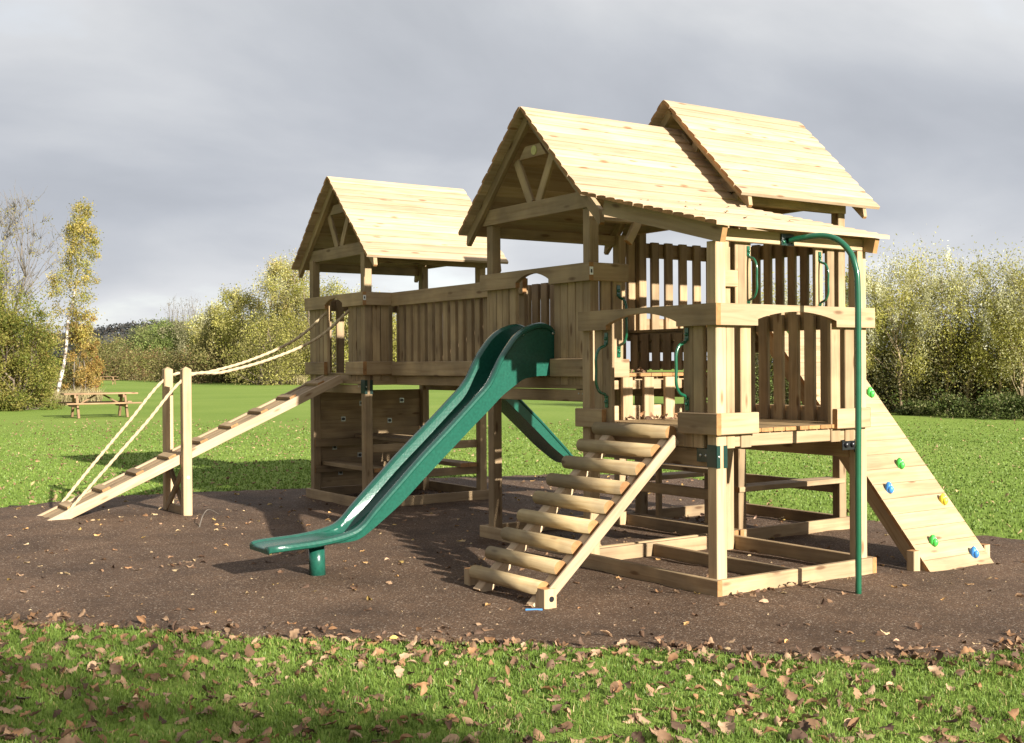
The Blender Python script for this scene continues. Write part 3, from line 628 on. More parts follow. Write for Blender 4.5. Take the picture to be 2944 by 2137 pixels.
make_slide('slide', 'front green plastic slide running down towards the left of the log ladder', 2.425, .225, 1)
make_slide('slide', 'green plastic slide behind the frame, partly hidden under the middle deck', 6.80, 2.03, -1)

# ---- fire pole
FP = empty('fire_pole', (.87, -.47, 0), 'bent green steel fire pole standing in front of the low tower', 'pole')
pp = [(.745, .02, 2.487), (.775, -.05, 2.497), (.83, -.19, 2.506), (.868, -.30, 2.475), (.885, -.40, 2.385), (.89, -.45, 2.27), (.89, -.468, 2.13), (.885, -.475, 1.6), (.865, -.485, .8), (.85, -.494, -.05)]
b = MB(); b.tube(smooth_path(pp, 8), .0215, 16); b.build('tube', [M['gmetal']] * 2, FP)
b = MB(); b.box(.68, .81, .030, .043, 2.45, 2.535, .003); fl = b.build('flange', [M['bracket']] * 2, FP)
for x in (.70, .79): k = MB(); k.ball((x, .027, 2.475), .013, .008, .013); k.build('bolt', [M['gmetal']] * 2, fl)

# ---- climbing wall
CW = empty('climbing_wall', (2.5, .6, 0), 'leaning plank climbing wall with coloured holds at the right end', 'climbing wall')
wb = Vector((2.10, -.185, -.05)); wt = Vector((2.10, 1.60, 2.045)); wdn = (wb - wt); WL = wdn.length; wdn.normalize(); wn = Vector((0, -wdn.z, wdn.y)); wn = wn if wn.y < 0 else -wn
b = MB(); nb = 19
for i in range(nb):
    c = wt + wdn * (WL * (i + .5) / nb); b.board((2.09, c.y, c.z), (2.905, c.y, c.z), WL / nb - .003, .028, wdn, .003)
pn = b.build('panel', [M['pale'], M['end']], CW)
for x in (2.115, 2.855):
    c0 = wt - wn * .075; c1 = wb - wn * .075; b = MB(); b.board((x, c0.y, c0.z), (x, c1.y - .03, c1.z), .13, .045, wn, .004); b.build('stringer', WD(), CW)
for (c, x, y, z) in (('green', 2.808, .985, 1.321), ('green', 2.564, .489, .738), ('blue', 2.231, .344, .568), ('yellow', 2.794, .239, .445), ('green', 2.336, .005, .169), ('blue', 2.725, -.094, .053), ('green', 2.314, 1.455, 1.875)):
    p = Vector((x, y, z)) + wn * .028; b = MB(); b.ball(p, .034, .030, .052, 12, 8, .07); b.ball(p + wdn * .018 + wn * .012, .026, .026, .034, 10, 6, .08); h = b.build('hold', [M['hold_' + c]] * 2, CW)
    k = MB(); k.ball(p + wn * .036 - wdn * .005, .009, .009, .009, 8, 5); k.build('bolt', [M['steel']] * 2, h)
for x, y, zz in ((1.99, -.10, .15), (2.93, -.08, .11)): b = MB(); b.box(x, x + .075, y, y + .075, -.08, zz, .006); b.build('foot_block', WD('pale'), CW)
# ------------------------------------------------------------------ small litter and picnic tables
b = MB(); b.board((-1.312, .408, .022), (-1.222, .346, .022), .014, .012, (0, 0, 1), .002)
o = b.build('plastic_strip', [M['pen']] * 2, None, (-1.27, .38, .02)); tag(o, 'small bright blue plastic strip on the mulch at the ladder foot', 'litter')
b = MB(); b.tube(smooth_path([(-1.74, 5.33, .015), (-1.70, 5.42, .05), (-1.60, 5.60, .13), (-1.45, 5.85, .15), (-1.22, 6.15, .05)], 6), [.008 - .0055 * i / 24 for i in range(25)], 6)
st = b.build('twig', [M['twig']] * 2, None, (-1.6, 5.6, .02)); tag(st, 'thin bent pale twig lying on the mulch near the ramp', 'twig')
def picnic_table(x, y, rz, label):
    T = empty('picnic_table', (0, 0, 0), label, 'picnic table', 'picnic tables on the lawn'); W_ = lambda: [M['table'], M['table']]
    b = MB()
    for i in range(5): b.box(-.95, .95, -.36 + i * .145, -.225 + i * .145, .70, .745)
    b.build('table_top', W_(), T)
    for s in (-1, 1):
        b = MB()
        for i in range(2): yy = s * .72 + (i - .5) * .15; b.box(-.95, .95, yy - .07, yy + .07, .42, .462)
        b.build('bench_seat', W_(), T)
    for x_ in (-.62, .62):
        for s in (-1, 1):
            b = MB(); b.board((x_, s * .62, -.02), (x_, s * .22, .70), .12, .06, (0, 1, 0)); b.build('leg', W_(), T)
        b = MB(); b.box(x_ - .07, x_ - .025, -.80, .80, .32, .42); b.build('bearer', W_(), T); b = MB(); b.box(x_ - .07, x_ - .025, -.36, .36, .60, .70); b.build('bearer', W_(), T)
        b = MB(); b.board((x_ - (.03 if x_ > 0 else -.03), 0, .36), (x_ * .15, 0, .69), .09, .045, (0, 1, 0)); b.build('brace', W_(), T)
    T.location = (x, y, 0); T.rotation_euler = (0, 0, rz); T.scale = (1.22, 1.22, 1.08); return T
picnic_table(4.95, 33.8, R(-6), 'weathered wooden picnic table on the lawn in front of the birch')
picnic_table(27.3, 114.7, R(-25), 'tiny dark picnic table far off at the lawn edge behind the first table')

# ------------------------------------------------------------------ grass
CAMXY = np.array([CX, CY]); FW = np.array([0.5650, 0.8251]); RT = np.array([0.8251, -0.5650])
def view_pts(n, d0, d1, spread=0.56, power=1.0):
    """random ground points in a wedge in front of the camera"""
    u = RNG.random(n) ** power; d = np.sqrt(d0 ** 2 + u * (d1 ** 2 - d0 ** 2)) if power == 1.0 else d0 + (d1 - d0) * u
    l = (RNG.random(n) * 2 - 1) * (spread * d + .5)
    return CAMXY + d[:, None] * FW + l[:, None] * RT, d
def blades(n, P, h, w, cols, lean=0.5):
    a = RNG.random(n) * 2 * np.pi; dx = np.c_[np.cos(a), np.sin(a)]; la = RNG.random(n) * 2 * np.pi; ld = np.c_[np.cos(la), np.sin(la)] * (RNG.random(n) * lean)[:, None] * h[:, None]
    z0 = gh(P[:, 0], P[:, 1]); V_ = np.zeros((n, 5, 3)); ww = w[:, None] * dx / 2
    V_[:, 0, :2] = P - ww; V_[:, 1, :2] = P + ww; V_[:, 0, 2] = V_[:, 1, 2] = z0 - .004
    m = P + ld * .35; V_[:, 2, :2] = m + ww * .8; V_[:, 3, :2] = m - ww * .8; V_[:, 2, 2] = V_[:, 3, 2] = z0 + h * .6
    V_[:, 4, :2] = P + ld; V_[:, 4, 2] = z0 + h * (1 - .25 * RNG.random(n))
    b = np.arange(n)[:, None] * 5
    F_ = np.concatenate([b + np.array([0, 1, 2]), b + np.array([0, 2, 3]), b + np.array([3, 2, 4])], 0)
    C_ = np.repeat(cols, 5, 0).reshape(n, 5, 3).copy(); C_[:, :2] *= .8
    return V_.reshape(-1, 3), F_, C_.reshape(-1, 3)
def vnoise(P, s, seed):
    """cheap smooth value noise in 0..1"""
    q = P * s; i = np.floor(q).astype(int); f = q - i; f = f * f * (3 - 2 * f)
    def hsh(a, b): return (np.sin(a * 127.1 + b * 311.7 + seed * 74.7) * 43758.5453) % 1.0
    a = hsh(i[:, 0], i[:, 1]); b = hsh(i[:, 0] + 1, i[:, 1]); c = hsh(i[:, 0], i[:, 1] + 1); d = hsh(i[:, 0] + 1, i[:, 1] + 1)
    return (a * (1 - f[:, 0]) + b * f[:, 0]) * (1 - f[:, 1]) + (c * (1 - f[:, 0]) + d * f[:, 0]) * f[:, 1]
def grass_cols(P, n):
    t = vnoise(P, .8, 1) * .5 + vnoise(P, 3.5, 2) * .5; t = np.clip(t + RNG.normal(0, .14, n), 0, 1)[:, None]
    c = np.array([.085, .145, .022]) * (1 - t) + np.array([.21, .30, .056]) * t
    y = (RNG.random(n) < .06)[:, None]; return np.where(y, np.array([.36, .31, .12]), c)
P, d = view_pts(300000, 4.2, 8.6, .76); k = ~in_poly(P[:, 0], P[:, 1]); k &= (RNG.random(len(P)) < .45 + .75 * vnoise(P, 4.5, 5)); P = P[k]; n = len(P)
tuft = .7 + .75 * vnoise(P, 5.0, 9)
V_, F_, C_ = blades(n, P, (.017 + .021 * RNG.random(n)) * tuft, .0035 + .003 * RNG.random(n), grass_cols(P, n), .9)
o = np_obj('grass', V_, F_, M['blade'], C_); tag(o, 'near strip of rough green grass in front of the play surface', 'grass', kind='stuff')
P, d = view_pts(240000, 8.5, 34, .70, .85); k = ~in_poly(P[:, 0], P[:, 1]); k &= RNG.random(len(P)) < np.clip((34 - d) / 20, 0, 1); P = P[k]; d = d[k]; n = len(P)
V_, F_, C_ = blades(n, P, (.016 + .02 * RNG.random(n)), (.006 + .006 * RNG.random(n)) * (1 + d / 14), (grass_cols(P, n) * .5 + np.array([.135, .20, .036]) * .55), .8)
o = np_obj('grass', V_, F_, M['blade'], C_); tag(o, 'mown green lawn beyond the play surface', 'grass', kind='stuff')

# ------------------------------------------------------------------ fallen leaves
def leaf_shape(kind):
    """curled leaf, unit length along x: returns verts (n,3) and quads"""
    nu, nvv = 9, 5; cu, cv, tw = random.uniform(-1.1, 1.1), random.uniform(.2, 1.5) * random.choice((1, 1, -1)), random.uniform(-.9, .9); vs = []
    for i in range(nu):
        u = i / (nu - 1)
        if kind == 0: w = .37 * (1 + .10 * math.sin(u * 23)) * math.sin(math.pi * min(.999, u * .96 + .03)) ** .7
        elif kind == 1: w = .34 * math.sin(math.pi * u ** .8) ** .8 * (1 + .30 * math.sin(u * 17 + .6))
        else: w = .25 * math.sin(math.pi * u) ** .9
        w += .008
        for j in range(nvv):
            v = (j / (nvv - 1) - .5) * 2; y = v * w; x = u - .5
            z = .16 * cu * (x * x * 4 - .3) + cv * (abs(v) ** 1.6) * w * .55 + tw * x * y * 1.5 + random.uniform(-.045, .045)
            vs.append((x * (1 - .12 * abs(cu)), y * (1 - .22 * abs(cv)), z + .10 + .05 * abs(cu)))
    fs = [(i * nvv + j, (i + 1) * nvv + j, (i + 1) * nvv + j + 1, i * nvv + j + 1) for i in range(nu - 1) for j in range(nvv - 1)]
    b = len(vs); vs += [(-.5, -.008, .10), (-.5, .008, .10), (-.80, .006, .06), (-.80, -.006, .06)]; fs.append((b, b + 1, b + 2, b + 3))
    return np.array(vs), np.array(fs)
SH = [leaf_shape(k % 3) for k in range(15)]
BR = [(.25, .145, .08), (.31, .195, .115), (.17, .095, .055), (.36, .235, .145), (.11, .065, .042), (.29, .155, .075)]
def leaf_cols(base, n): return np.clip(np.array(base)[None, :] * (1 + RNG.normal(0, .07, (n, 1))), 0, 1)
def scatter_leaves(name, P, size, label, kind='stuff', pal=BR, tilt=.45, lift=0.0, Z=None):
    Vs, Fs, Cs = [], [], []; off = 0
    for i, (x, y) in enumerate(P):
        v, f = SH[int(RNG.integers(len(SH)))]; sz = size[i]
        m = np.array((Matrix.Rotation(RNG.random() * 6.283, 3, 'Z') @ Matrix.Rotation(RNG.normal(0, tilt), 3, 'X') @ Matrix.Rotation(RNG.normal(0, tilt), 3, 'Y')))
        q = (v * sz) @ m.T; q[:, 2] -= min(0, q[:, 2].min() + .2 * sz) ; q += np.array([x, y, (gh(x, y) if Z is None else Z[i]) + .012 + lift]); c = pal[int(RNG.integers(len(pal)))]
        Vs.append(q); Fs.append(f + off); Cs.append(leaf_cols(np.array(c) * RNG.uniform(.65, 1.3), len(v))); off += len(v)
    o = np_obj(name, np.concatenate(Vs), np.concatenate(Fs), M['dry'], np.concatenate(Cs), smooth=True); tag(o, label, 'fallen leaves', kind=kind); return o
# individual leaves: the ones that show largest, on the near grass and its edge
meshes = []
for i in range(18):
    v, f = SH[i % 15]; o = np_obj('fallen_leaf', v, f, M['dry'], leaf_cols(np.array(BR[i % 6]) * (.75 + .2 * (i // 6)), len(v)), smooth=True); meshes.append(o.data); bpy.data.objects.remove(o)
P, d = view_pts(3500, 4.6, 7.9, .5); k = ~in_poly(P[:, 0], P[:, 1]); k &= RNG.random(len(P)) < np.clip(.25 + 1.1 * vnoise(P, 1.6, 21), 0, 1); P = P[k]
dd = (P - CAMXY) @ FW; o_ = np.argsort(dd); P = P[o_]; big = P[:298]; rest = P[298:]
for i, (x, y) in enumerate(big):
    o = bpy.data.objects.new('fallen_leaf', meshes[i % 18]); COL.objects.link(o); s = random.uniform(.055, .112); o.scale = (s, s, s)
    o.location = (x, y, float(gh(x, y)) + .004 + random.uniform(0, .014)); o.rotation_euler = (random.gauss(0, .34), random.gauss(0, .34), random.uniform(0, 6.28))
    tag(o, 'dry curled brown leaf lying on the nearest strip of grass', 'leaf', 'fallen leaves on the near grass')
scatter_leaves('fallen_leaves', rest, RNG.uniform(.045, .085, len(rest)), 'brown fallen leaves along the far side of the near grass strip')
def near_edge(n):
    i = RNG.integers(0, len(POLY), n * 3); p = POLY[i] + RNG.normal(0, .15, (n * 3, 2)); dd = (p - CAMXY) @ FW; return p[(dd < 8.6)][:n]
pe = near_edge(640); scatter_leaves('fallen_leaves', pe, RNG.uniform(.045, .09, len(pe)), 'brown leaves drifted along the near edge of the play surface')
P, d = view_pts(4200, 6, 17, .6); k = in_poly(P[:, 0], P[:, 1]); P = P[k][:1000]
scatter_leaves('fallen_leaves', P, RNG.uniform(.035, .08, len(P)), 'scattered tan leaves on the brown mulch', pal=BR + [(.50, .36, .20), (.52, .30, .12), (.46, .31, .10)], tilt=.25)
P, d = view_pts(5200, 9.5, 36, .6, .8); k = ~in_poly(P[:, 0], P[:, 1]); k &= RNG.random(len(P)) < .12 + .5 * vnoise(P, .35, 33) + .55 * (((P - CAMXY) @ RT) / d < -.15); P = P[k]
scatter_leaves('fallen_leaves', P, RNG.uniform(.045, .085, len(P)), 'fallen leaves speckling the lawn beyond the frame', pal=[(.24, .15, .08), (.30, .21, .11), (.18, .11, .055), (.33, .25, .12)])
P, d = view_pts(5200, 6, 14, .6); k = in_poly(P[:, 0], P[:, 1]); P = P[k][:1500]
scatter_leaves('leaf_crumbs', P, RNG.uniform(.012, .030, len(P)), 'small tan crumbs of leaf and twig strewn over the mulch', pal=[(.38, .27, .16), (.28, .19, .11), (.45, .34, .2)], tilt=.3)
def pile(n, x0, x1, y0, y1, z, label, s0=.04, s1=.075):
    P = np.c_[RNG.uniform(x0, x1, n), RNG.uniform(y0, y1, n)]; scatter_leaves('fallen_leaves', P, RNG.uniform(s0, s1, n), label, Z=z + RNG.random(n) * .025, pal=BR + [(.46, .30, .22)], lift=-.012, tilt=.6)
pile(26, .55, 1.15, 1.35, 1.58, 1.15, 'dry leaves caught at the back of the low deck'); pile(9, .62, .95, 1.69, 1.85, 1.535, 'dry leaves lying on the middle deck edge')
pile(46, 2.0, 3.1, 2.6, 3.2, .02, 'dead leaves gathered inside the base of the tallest tower'); pile(40, 1.0, 1.9, 6.0, 7.3, .02, 'dead leaves under the far left tower table'); pile(14, .06, .9, -.14, -.04, .02, 'dead leaves against the base beam by the ladder')
P = np.c_[RNG.uniform(0, 1.6, 15), RNG.uniform(.1, 1.45, 15)]; scatter_leaves('fallen_leaves', P, RNG.uniform(.018, .035, 15), 'leaf scraps lying on the lean-to roof', Z=PZ + (P[:, 1] - PY) * math.tan(pq) + .022, lift=-.012, tilt=.2)

# ------------------------------------------------------------------ trees
def leaf_cloud(cent, rad, n, size, pal, up=0.0, flat=0.0, aspect=.6, tone=.16, z_light=0.0):
    """quads scattered round clump centres (m,3); rad (m,3)"""
    m = len(cent); idx = RNG.integers(0, m, n); g = RNG.normal(0, .5, (n, 3)); p = cent[idx] + g * rad[idx]
    a = RNG.normal(0, 1, (n, 3)); a[:, 2] = a[:, 2] * (1 - flat) + up * RNG.random(n) * 3; a /= np.linalg.norm(a, axis=1)[:, None]
    b = RNG.normal(0, 1, (n, 3)); b -= a * (a * b).sum(1)[:, None]; b /= np.linalg.norm(b, axis=1)[:, None]
    s = (size * RNG.uniform(.6, 1.35, n))[:, None]; V_ = np.stack([p - a * s * .5, p + b * s * .5 * aspect, p + a * s * .5, p - b * s * .5 * aspect], 1)
    pal = np.array(pal); tn = RNG.normal(0, tone, m); ci = RNG.integers(0, len(pal), m)
    lc = pal[np.where(RNG.random(n) < .6, ci[idx], RNG.integers(0, len(pal), n))] * (1 + tn[idx] + RNG.normal(0, .12, n))[:, None]
    return V_.reshape(-1, 3), np.arange(n * 4).reshape(n, 4), np.repeat(np.clip(lc, .004, .9), 4, 0)
def limb(b, p0, p1, r0, r1, wob=.08, k=6):
    p0 = Vector(p0); p1 = Vector(p1); L_ = (p1 - p0).length; pts = [p0 + (p1 - p0) * (i / k) + Vector((random.gauss(0, wob), random.gauss(0, wob), random.gauss(0, wob * .4))) * L_ * .25 * math.sin(math.pi * i / k) for i in range(k + 1)]
    b.tube(pts, [r0 + (r1 - r0) * i / k for i in range(k + 1)], 6); return pts
def tree(name, label, cat, group, x, y, H, Wd, crown0, nclump, nleaf, size, pal, bark='bark', r=.09, shape='oval', lean=(0, 0), up=0.0, aspect=.6, clump=.22, stems=1, tone=.16, whole=False, twigs=0, limbs=.75, tw_r=.05, wob=.08):
    """tapered trunk with limbs reaching to leaf clumps that fill an uneven crown"""
    T = empty(name, (x, y, 0), label, cat, group); b = MB(); C_ = []; Rr = []; tops = []
    for s in range(stems):
        ox, oy = (random.gauss(0, Wd * .10), random.gauss(0, Wd * .10)) if stems > 1 else (0, 0); sp = Wd * .30 if stems > 1 else 0
        tip = Vector((x + lean[0] + random.uniform(-sp, sp), y + lean[1] + random.uniform(-sp, sp), H * random.uniform(.86, .97))); b0 = Vector((x + ox, y + oy, -.05))
        tops.append(limb(b, b0, tip, r * random.uniform(.8, 1.1), r * .10, wob, 9))
    for i in range(nclump):
        pts = random.choice(tops); t = random.random(); z = crown0 + (1 - crown0) * t
        if shape == 'oval': w = math.sin(math.pi * min(1, (t * .86 + .12))) ** .6
        elif shape == 'column': w = (1 - t) ** .55 * .8 + .2
        elif shape == 'bush': w = math.cos(t * math.pi / 2) ** .5
        else: w = (.55 + .45 * math.sin(math.pi * (t * .7 + .15))) * (1 - max(0, t - .8) * 3.2)
        a = random.uniform(0, 6.283); rr = Wd * .5 * max(.06, w) * math.sqrt(random.uniform(.12, 1)) * random.uniform(.8, 1.08)
        f = min(.97, max(0.02, z)) * 9; k = min(8, int(f)); ax = pts[k] + (pts[k + 1] - pts[k]) * (f - k)
        c = Vector((ax.x + math.cos(a) * rr, ax.y + math.sin(a) * rr, H * z)); q = Wd * clump * random.uniform(.55, 1.25)
        C_.append(c); Rr.append((q, q, q * (1.0 + 1.3 * up)))
        if not whole and random.random() < limbs:
            kk = max(0, k - 2); limb(b, pts[kk], c, r * .26 * (1 - .6 * t), r * .05, .12, 4)
        for j in range(twigs):
            e = c + Vector((random.gauss(0, q * .8), random.gauss(0, q * .8), abs(random.gauss(0, q)) + q * .2)); limb(b, c - (c - ax) * random.uniform(.0, .35), e, max(.05, tw_r) * r, max(.05, tw_r) * .3 * r, .15, 3)
    b.build('trunk', [M[bark]] * 2, T)
    V_, F_, K_ = leaf_cloud(np.array(C_) - np.array([x, y, 0]), np.array(Rr), nleaf, size, pal, up, 0, aspect, tone)
    np_obj('crown', V_, F_, M['leaf'], K_, parent=T); return T
def px(xs, d):
    """ground point d metres ahead on photo column xs (of 2944)"""
    l = (xs - 1472) / 3368.06 * d; p = CAMXY + d * FW + l * RT; return float(p[0]), float(p[1])
K_ = lambda pal, k: [tuple(min(.85, v * k) for v in c) for c in pal]
GR = [(.16, .18, .032), (.23, .225, .045), (.12, .14, .028), (.28, .25, .065)]
YG = [(.34, .32, .075), (.42, .38, .115), (.28, .275, .055), (.48, .43, .18)]
PALE = [(.56, .54, .32), (.64, .62, .44), (.47, .45, .21), (.70, .68, .53)]
OR = [(.34, .21, .055), (.39, .25, .07), (.27, .18, .055), (.42, .31, .10), (.22, .20, .05)]
OL = [(.19, .185, .05), (.25, .22, .075), (.14, .14, .04), (.29, .25, .10)]
# right hand row of young willows
spec = [(2150, 41, 4.1, 3.2), (2260, 40, 4.2, 3.4), (2370, 40, 4.2, 3.4), (2490, 38, 4.5, 1.9), (2590, 37.5, 3.7, 2.4), (2650, 38.5, 4.8, 3.4), (2722, 37.5, 5.0, 3.4), (2800, 37.2, 4.6, 3.4), (2872, 37, 3.4, 2.2), (2938, 36, 4.2, 2.8), (3010, 36, 4.7, 3.2), (3110, 37, 4.7, 3.4)]
wl = ['young feathery willow seen through the slats of the tall tower', 'slim feathery willow hidden behind the low tower top rail', 'feathery willow just left of the fire pole behind the frame', 'sparse pale willow immediately right of the fire pole', 'bushy willow between the sparse one and the tallest willows', 'tall pale willow, left of the pair of highest tops', 'tallest feathery willow on the right with silvery top', 'broad yellow green willow right of the tallest one', 'lower willow with a white lit stem near the right edge', 'silvery willow cut by the right edge of the view', 'feathery willow just outside the right edge', 'last feathery willow beyond the right edge']
for (xs, d_, H, Wd), lb in zip(spec, wl):
    x, y = px(xs, d_); sparse = xs == 2492
    T = tree('willow_tree', lb, 'tree', 'row of young willows on the right', x, y, H, Wd, .27, 64 if not sparse else 30, 9800 if not sparse else 3000, .085, [YG[0], YG[2], YG[1], (.36, .33, .065), (.27, .25, .055), PALE[2], PALE[0]], 'palebark', .075, 'wil', (random.uniform(-.6, .3), random.uniform(-.3, .3)), .35, .34, .15, 1 if random.random() < .6 else 2, twigs=1, limbs=.35)
    m = 26; a = RNG.random(m) * 6.283; rr = Wd * .46 * np.sqrt(RNG.random(m)); cz = H * RNG.uniform(.74, 1.02, m) - rr * .55   # silvery upper shoots of the same crown
    Vq, Fq, Cq = leaf_cloud(np.c_[np.cos(a) * rr, np.sin(a) * rr, cz], np.stack([RNG.uniform(.08, .2, m), RNG.uniform(.08, .2, m), RNG.uniform(.25, .55, m)], 1), 4200 if not sparse else 1500, .085, PALE, .6, 0, .28)
    np_obj('shoots', Vq, Fq, M['leaf'], Cq, parent=T)
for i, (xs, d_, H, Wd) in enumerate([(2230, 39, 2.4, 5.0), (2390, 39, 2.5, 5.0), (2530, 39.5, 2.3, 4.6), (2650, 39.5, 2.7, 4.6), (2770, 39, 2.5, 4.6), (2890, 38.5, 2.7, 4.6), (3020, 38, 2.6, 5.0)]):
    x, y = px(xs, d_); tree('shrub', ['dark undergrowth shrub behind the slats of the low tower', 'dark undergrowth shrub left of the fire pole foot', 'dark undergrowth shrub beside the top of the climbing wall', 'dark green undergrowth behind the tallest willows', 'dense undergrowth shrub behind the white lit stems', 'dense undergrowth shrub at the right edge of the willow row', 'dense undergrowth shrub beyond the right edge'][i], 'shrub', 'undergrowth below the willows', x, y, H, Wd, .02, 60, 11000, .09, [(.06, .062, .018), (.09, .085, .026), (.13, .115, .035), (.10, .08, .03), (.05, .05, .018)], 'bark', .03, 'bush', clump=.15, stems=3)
for i, (xs, d_, H, Wd, lb) in enumerate([(2750, 34.8, .5, 1.2, 'low bramble clump left of the larger one at the willow foot'), (2865, 33.6, .6, 1.9, 'largest low bramble clump spreading onto the lawn at right'), (2960, 33.2, .5, 1.6, 'low bramble clump cut by the right edge'), (2640, 36.2, .3, 1.2, 'small weedy clump at the foot of the tallest willows')]):
    x, y = px(xs, d_); tree('bramble_bush', lb, 'bush', 'brambles at the lawn edge', x, y, H, Wd, .02, 26, 3800, .075, [(.07, .10, .022), (.11, .135, .035), (.20, .20, .08), (.05, .065, .018)], 'bark', .015, 'bush', clump=.17, stems=3)
# left: big green thicket, bare tree, birch, copper shrubs
x, y = px(-45, 47); tree('thicket_tree', 'dense mixed green tree filling the left edge', 'tree', None, x, y, 6.7, 5.0, .03, 190, 60000, .085, GR + [(.30, .26, .06)], 'bark', .16, 'oval', clump=.12, stems=4)
x, y = px(45, 45.5); tree('thicket_tree', 'lower dense green bush in front of the left edge tree', 'bush', None, x, y, 3.7, 2.9, .02, 90, 24000, .08, GR + [(.26, .20, .06), (.28, .25, .06)], 'bark', .07, 'bush', clump=.14, stems=4)
x, y = px(15, 50); tree('bare_tree', 'nearly leafless tree with fine grey twigs above the green bush at left', 'tree', None, x, y, 8.7, 4.0, .52, 120, 1500, .09, [(.24, .22, .08), (.32, .26, .10)], 'twig', .085, 'oval', clump=.11, stems=3, twigs=6, limbs=1.0, tw_r=.10)
x, y = px(163, 54); tree('birch_tree', 'slender leaning birch with white trunk and thin golden leaves', 'tree', None, x, y, 9.2, 2.6, .31, 150, 13500, .08, [(.40, .31, .07), (.34, .31, .075), (.46, .37, .14), (.28, .27, .07)], 'birch', .105, 'column', (1.12, -.75), clump=.12, aspect=.7, limbs=0, wob=.02)
for i, (xs, d_, H, Wd, lb, pal) in enumerate([(118, 54.6, 3.5, 1.5, 'coppery shrub left of the leaning birch trunk', OR), (236, 54.8, 4.2, 1.6, 'orange brown shrub right of the birch trunk', OR), (258, 60, 2.8, 1.1, 'low rusty shrub at the right end of the birch group', OR + [(.42, .09, .06)]), (55, 49, 1.9, 2.6, 'olive scrub bush in front of the bare tree', OL), (195, 58, 2.1, 2.4, 'brown scrub at the foot of the birch', OL + OR[:2])]):
    x, y = px(xs, d_); tree('shrub', lb, 'shrub', 'autumn shrubs around the birch', x, y, H, Wd, .05, 60, 9500, .08, pal, 'twig', .04, 'bush', clump=.15, stems=4, twigs=1)
def dry_grass(xs0, xs1, d0, d1, n, h, label, col=(.40, .33, .17)):
    xs = RNG.uniform(xs0, xs1, n); t = (xs - xs0) / (xs1 - xs0); d = d0 + (d1 - d0) * t + RNG.normal(0, .5, n) * (d0 / 50); P = CAMXY + d[:, None] * FW + (((xs - 1472) / 3368.06 * d)[:, None]) * RT
    V_, F_, C_ = blades(n, P, h * RNG.uniform(.3, 1.1, n), .02 * RNG.uniform(.6, 1.6, n) * (d / 50), np.array(col) * RNG.uniform(.5, 1.25, (n, 1)), .6)
    o = np_obj('dry_grass', V_, F_, M['blade'], C_); tag(o, label, 'grass', kind='stuff')
dry_grass(-200, 290, 45, 54, 9000, .75, 'pale dead grass along the foot of the left thicket'); dry_grass(180, 880, 185, 108, 14000, 1.1, 'straw coloured rough grass along the far hedge')
dry_grass(215, 262, 54, 58, 1300, .9, 'tall dead grass beside the copper shrubs')
# centre: far hedge, shrubs and willows
far = [(300, 165, 3.2, 13, OL), (370, 168, 3.6, 13, OL), (440, 160, 3.2, 13, OL + [(.24, .14, .06)]), (510, 150, 3.4, 13, OL + [(.24, .14, .06)]), (575, 136, 3.4, 12, OL), (640, 124, 3.2, 11, OL)]
fl = ['brownish hedge stretch at the far left of the lawn', 'rounded olive hedge stretch next along', 'low brown hedge stretch below the round green willow', 'olive hedge stretch left of the rope posts', 'hedge stretch seen between the rope posts', 'hedge stretch just right of the rope posts']
for (xs, d_, H, Wd, pal), lb in zip(far, fl):
    x, y = px(xs, d_); tree('hedge', lb, 'hedge', 'far hedge across the lawn', x, y, H, Wd, .01, 70, 9000, .24, [tuple(.85 * q for q in c) for c in pal] + [(.16, .10, .05)], 'bark', .08, 'bush', clump=.12, stems=3, whole=True)
mid = [(335, 215, 6.6, 13, 'greyish green round tree behind the far hedge at left', OL, 'oval'), (415, 205, 8.4, 12, 'grey green tree left of the brightest round willow', [(.21, .22, .075), (.27, .27, .11), (.15, .17, .06)], 'oval'), (493, 195, 8.5, 11, 'round bright green willow in the middle distance', [(.20, .25, .06), (.27, .32, .10), (.14, .18, .05)], 'oval'), (565, 190, 8.6, 10, 'hazy grey tree between the green willow and rope posts', [(.28, .26, .14), (.34, .31, .18), (.21, .20, .10)], 'oval'),
       (640, 150, 9.2, 7.5, 'pale yellow green tree left of the big willow', YG + [PALE[0]], 'wil'), (690, 128, 6.3, 8, 'olive bush at the foot of the big willow', OL, 'bush'), (720, 122, 9.6, 7, 'leafy yellow tree leaning on the left of the big willow', YG, 'oval'), (775, 118, 12.6, 7.5, 'big golden crowned willow with rounded top left of the far tower', YG + PALE[:2] + [(.50, .40, .20)], 'oval'), (845, 115, 11.6, 7.0, 'golden willow standing close behind the far tower', YG + PALE[:1] + [(.50, .38, .16)], 'oval'), (800, 108, 5.6, 9.5, 'dark yellow green bush under the golden willows', YG[:3] + OL, 'bush'), (900, 112, 9.2, 8, 'willow seen through the far tower railing', YG, 'oval'), (985, 112, 8.4, 8, 'willow peeping over the far tower rail', YG + PALE[:1], 'oval'), (1080, 115, 7.2, 9, 'willow behind the walkway start', YG, 'oval'), (1180, 118, 6.2, 9, 'low willow hidden behind the walkway slats', YG, 'oval')]
for (xs, d_, H, Wd, lb, pal, sh) in mid:
    x, y = px(xs, d_); tree('willow_tree' if 'willow' in lb else ('bush' if 'bush' in lb else 'field_tree'), lb, 'bush' if 'bush' in lb else 'tree', 'trees along the far side of the lawn', x, y, H, Wd, .06, 110, 19000, .20 * d_ / 120, pal, 'bark', .2, sh, clump=.115, stems=3, whole=d_ > 150, aspect=.45, up=.2)
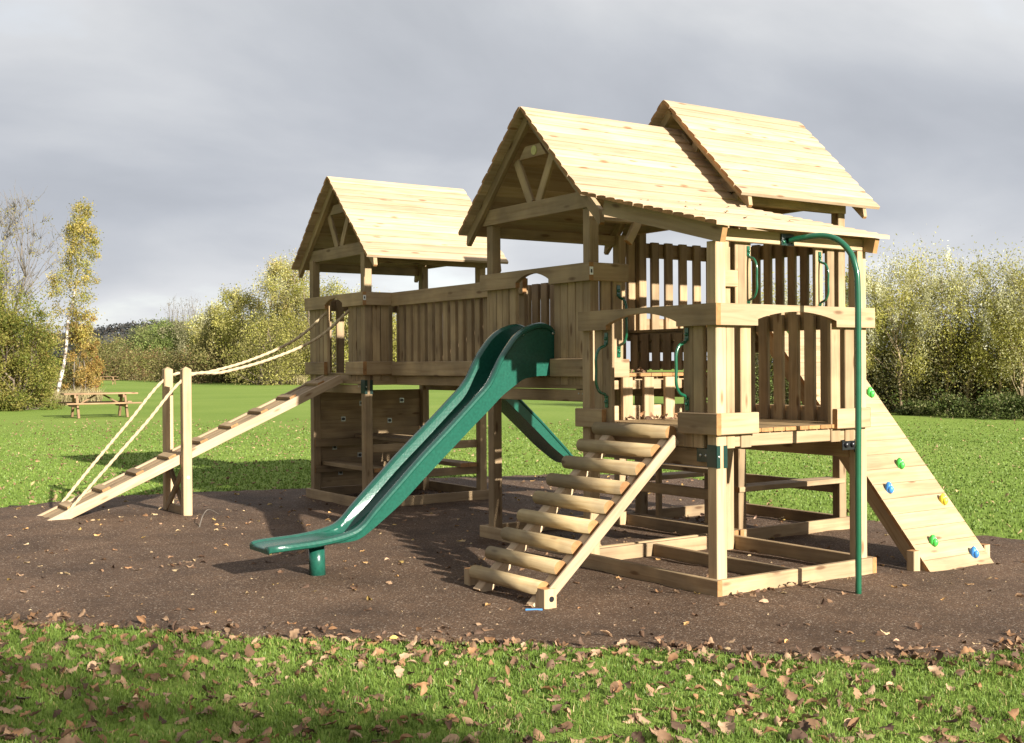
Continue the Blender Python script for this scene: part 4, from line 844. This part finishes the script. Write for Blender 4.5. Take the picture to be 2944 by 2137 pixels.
for i, (xs, d_, H) in enumerate([(487, 300, 19.5), (545, 290, 19.5), (568, 292, 18.5), (597, 285, 17.0)]):
    x, y = px(xs, d_); tree('bare_tree', ['lone bare tree on the skyline left of the bare group', 'leftmost bare tree of the skyline group', 'middle bare tree of the skyline group', 'rightmost bare tree of the skyline group'][i], 'tree', 'bare trees on the skyline', x, y, H, 6.0, .35, 60, 200, .3, [(.24, .20, .15)], 'twig', .26, 'oval', clump=.12, stems=3, twigs=3, limbs=1.0)
# far wooded ridge
n = 160; xs = np.linspace(-200, 1500, n); Vh = []; 
for i, q in enumerate(xs):
    dR = 620; top = 23 * (.55 + .45 * math.exp(-((q - 470) / 330) ** 2)) + 1.6 * math.sin(i * .7) + random.uniform(-.8, .8)
    for (dd_, zz_) in ((520, -2), (560, top * .55), (dR, top), (900, -2)): x, y = px(q, dd_); Vh.append((x, y, zz_))
Fh = np.array([[i * 4 + j, (i + 1) * 4 + j, (i + 1) * 4 + j + 1, i * 4 + j + 1] for i in range(n - 1) for j in range(3)])
o = np_obj('hills', np.array(Vh), Fh, M['hill']); tag(o, 'low dark wooded ridge on the horizon', 'hill', kind='structure')
m = 900; q = RNG.uniform(-150, 1400, m); dR = RNG.uniform(545, 640, m); top = 23 * (.55 + .45 * np.exp(-((q - 470) / 330) ** 2)); fr = np.clip((dR - 520) / 100, 0, 1)
cen = np.stack([CX + dR * FW[0] + (q - 1472) / 3368.06 * dR * RT[0], CY + dR * FW[1] + (q - 1472) / 3368.06 * dR * RT[1], top * np.sin(fr * 1.57) + 1.2], 1)
Vq, Fq, Cq = leaf_cloud(cen, np.tile([5., 5., 2.4], (m, 1)), 16000, 1.9, [(.06, .062, .06), (.075, .07, .062), (.05, .055, .058), (.09, .075, .06)])
o = np_obj('ridge_woods', Vq, Fq, M['leaf'], Cq); tag(o, 'dark bare woodland covering the distant ridge', 'woodland', kind='stuff')

# tree standing behind the camera: it drops the leaves and shades the near left corner
tree('shade_tree', 'thin leaved tree behind the viewpoint shading the near lawn', 'tree', None, -3.6, -13.4, 5.45, 3.4, .34, 66, 6200, .11, OR + YG, 'bark', .12, 'oval', clump=.14, stems=2, twigs=2)
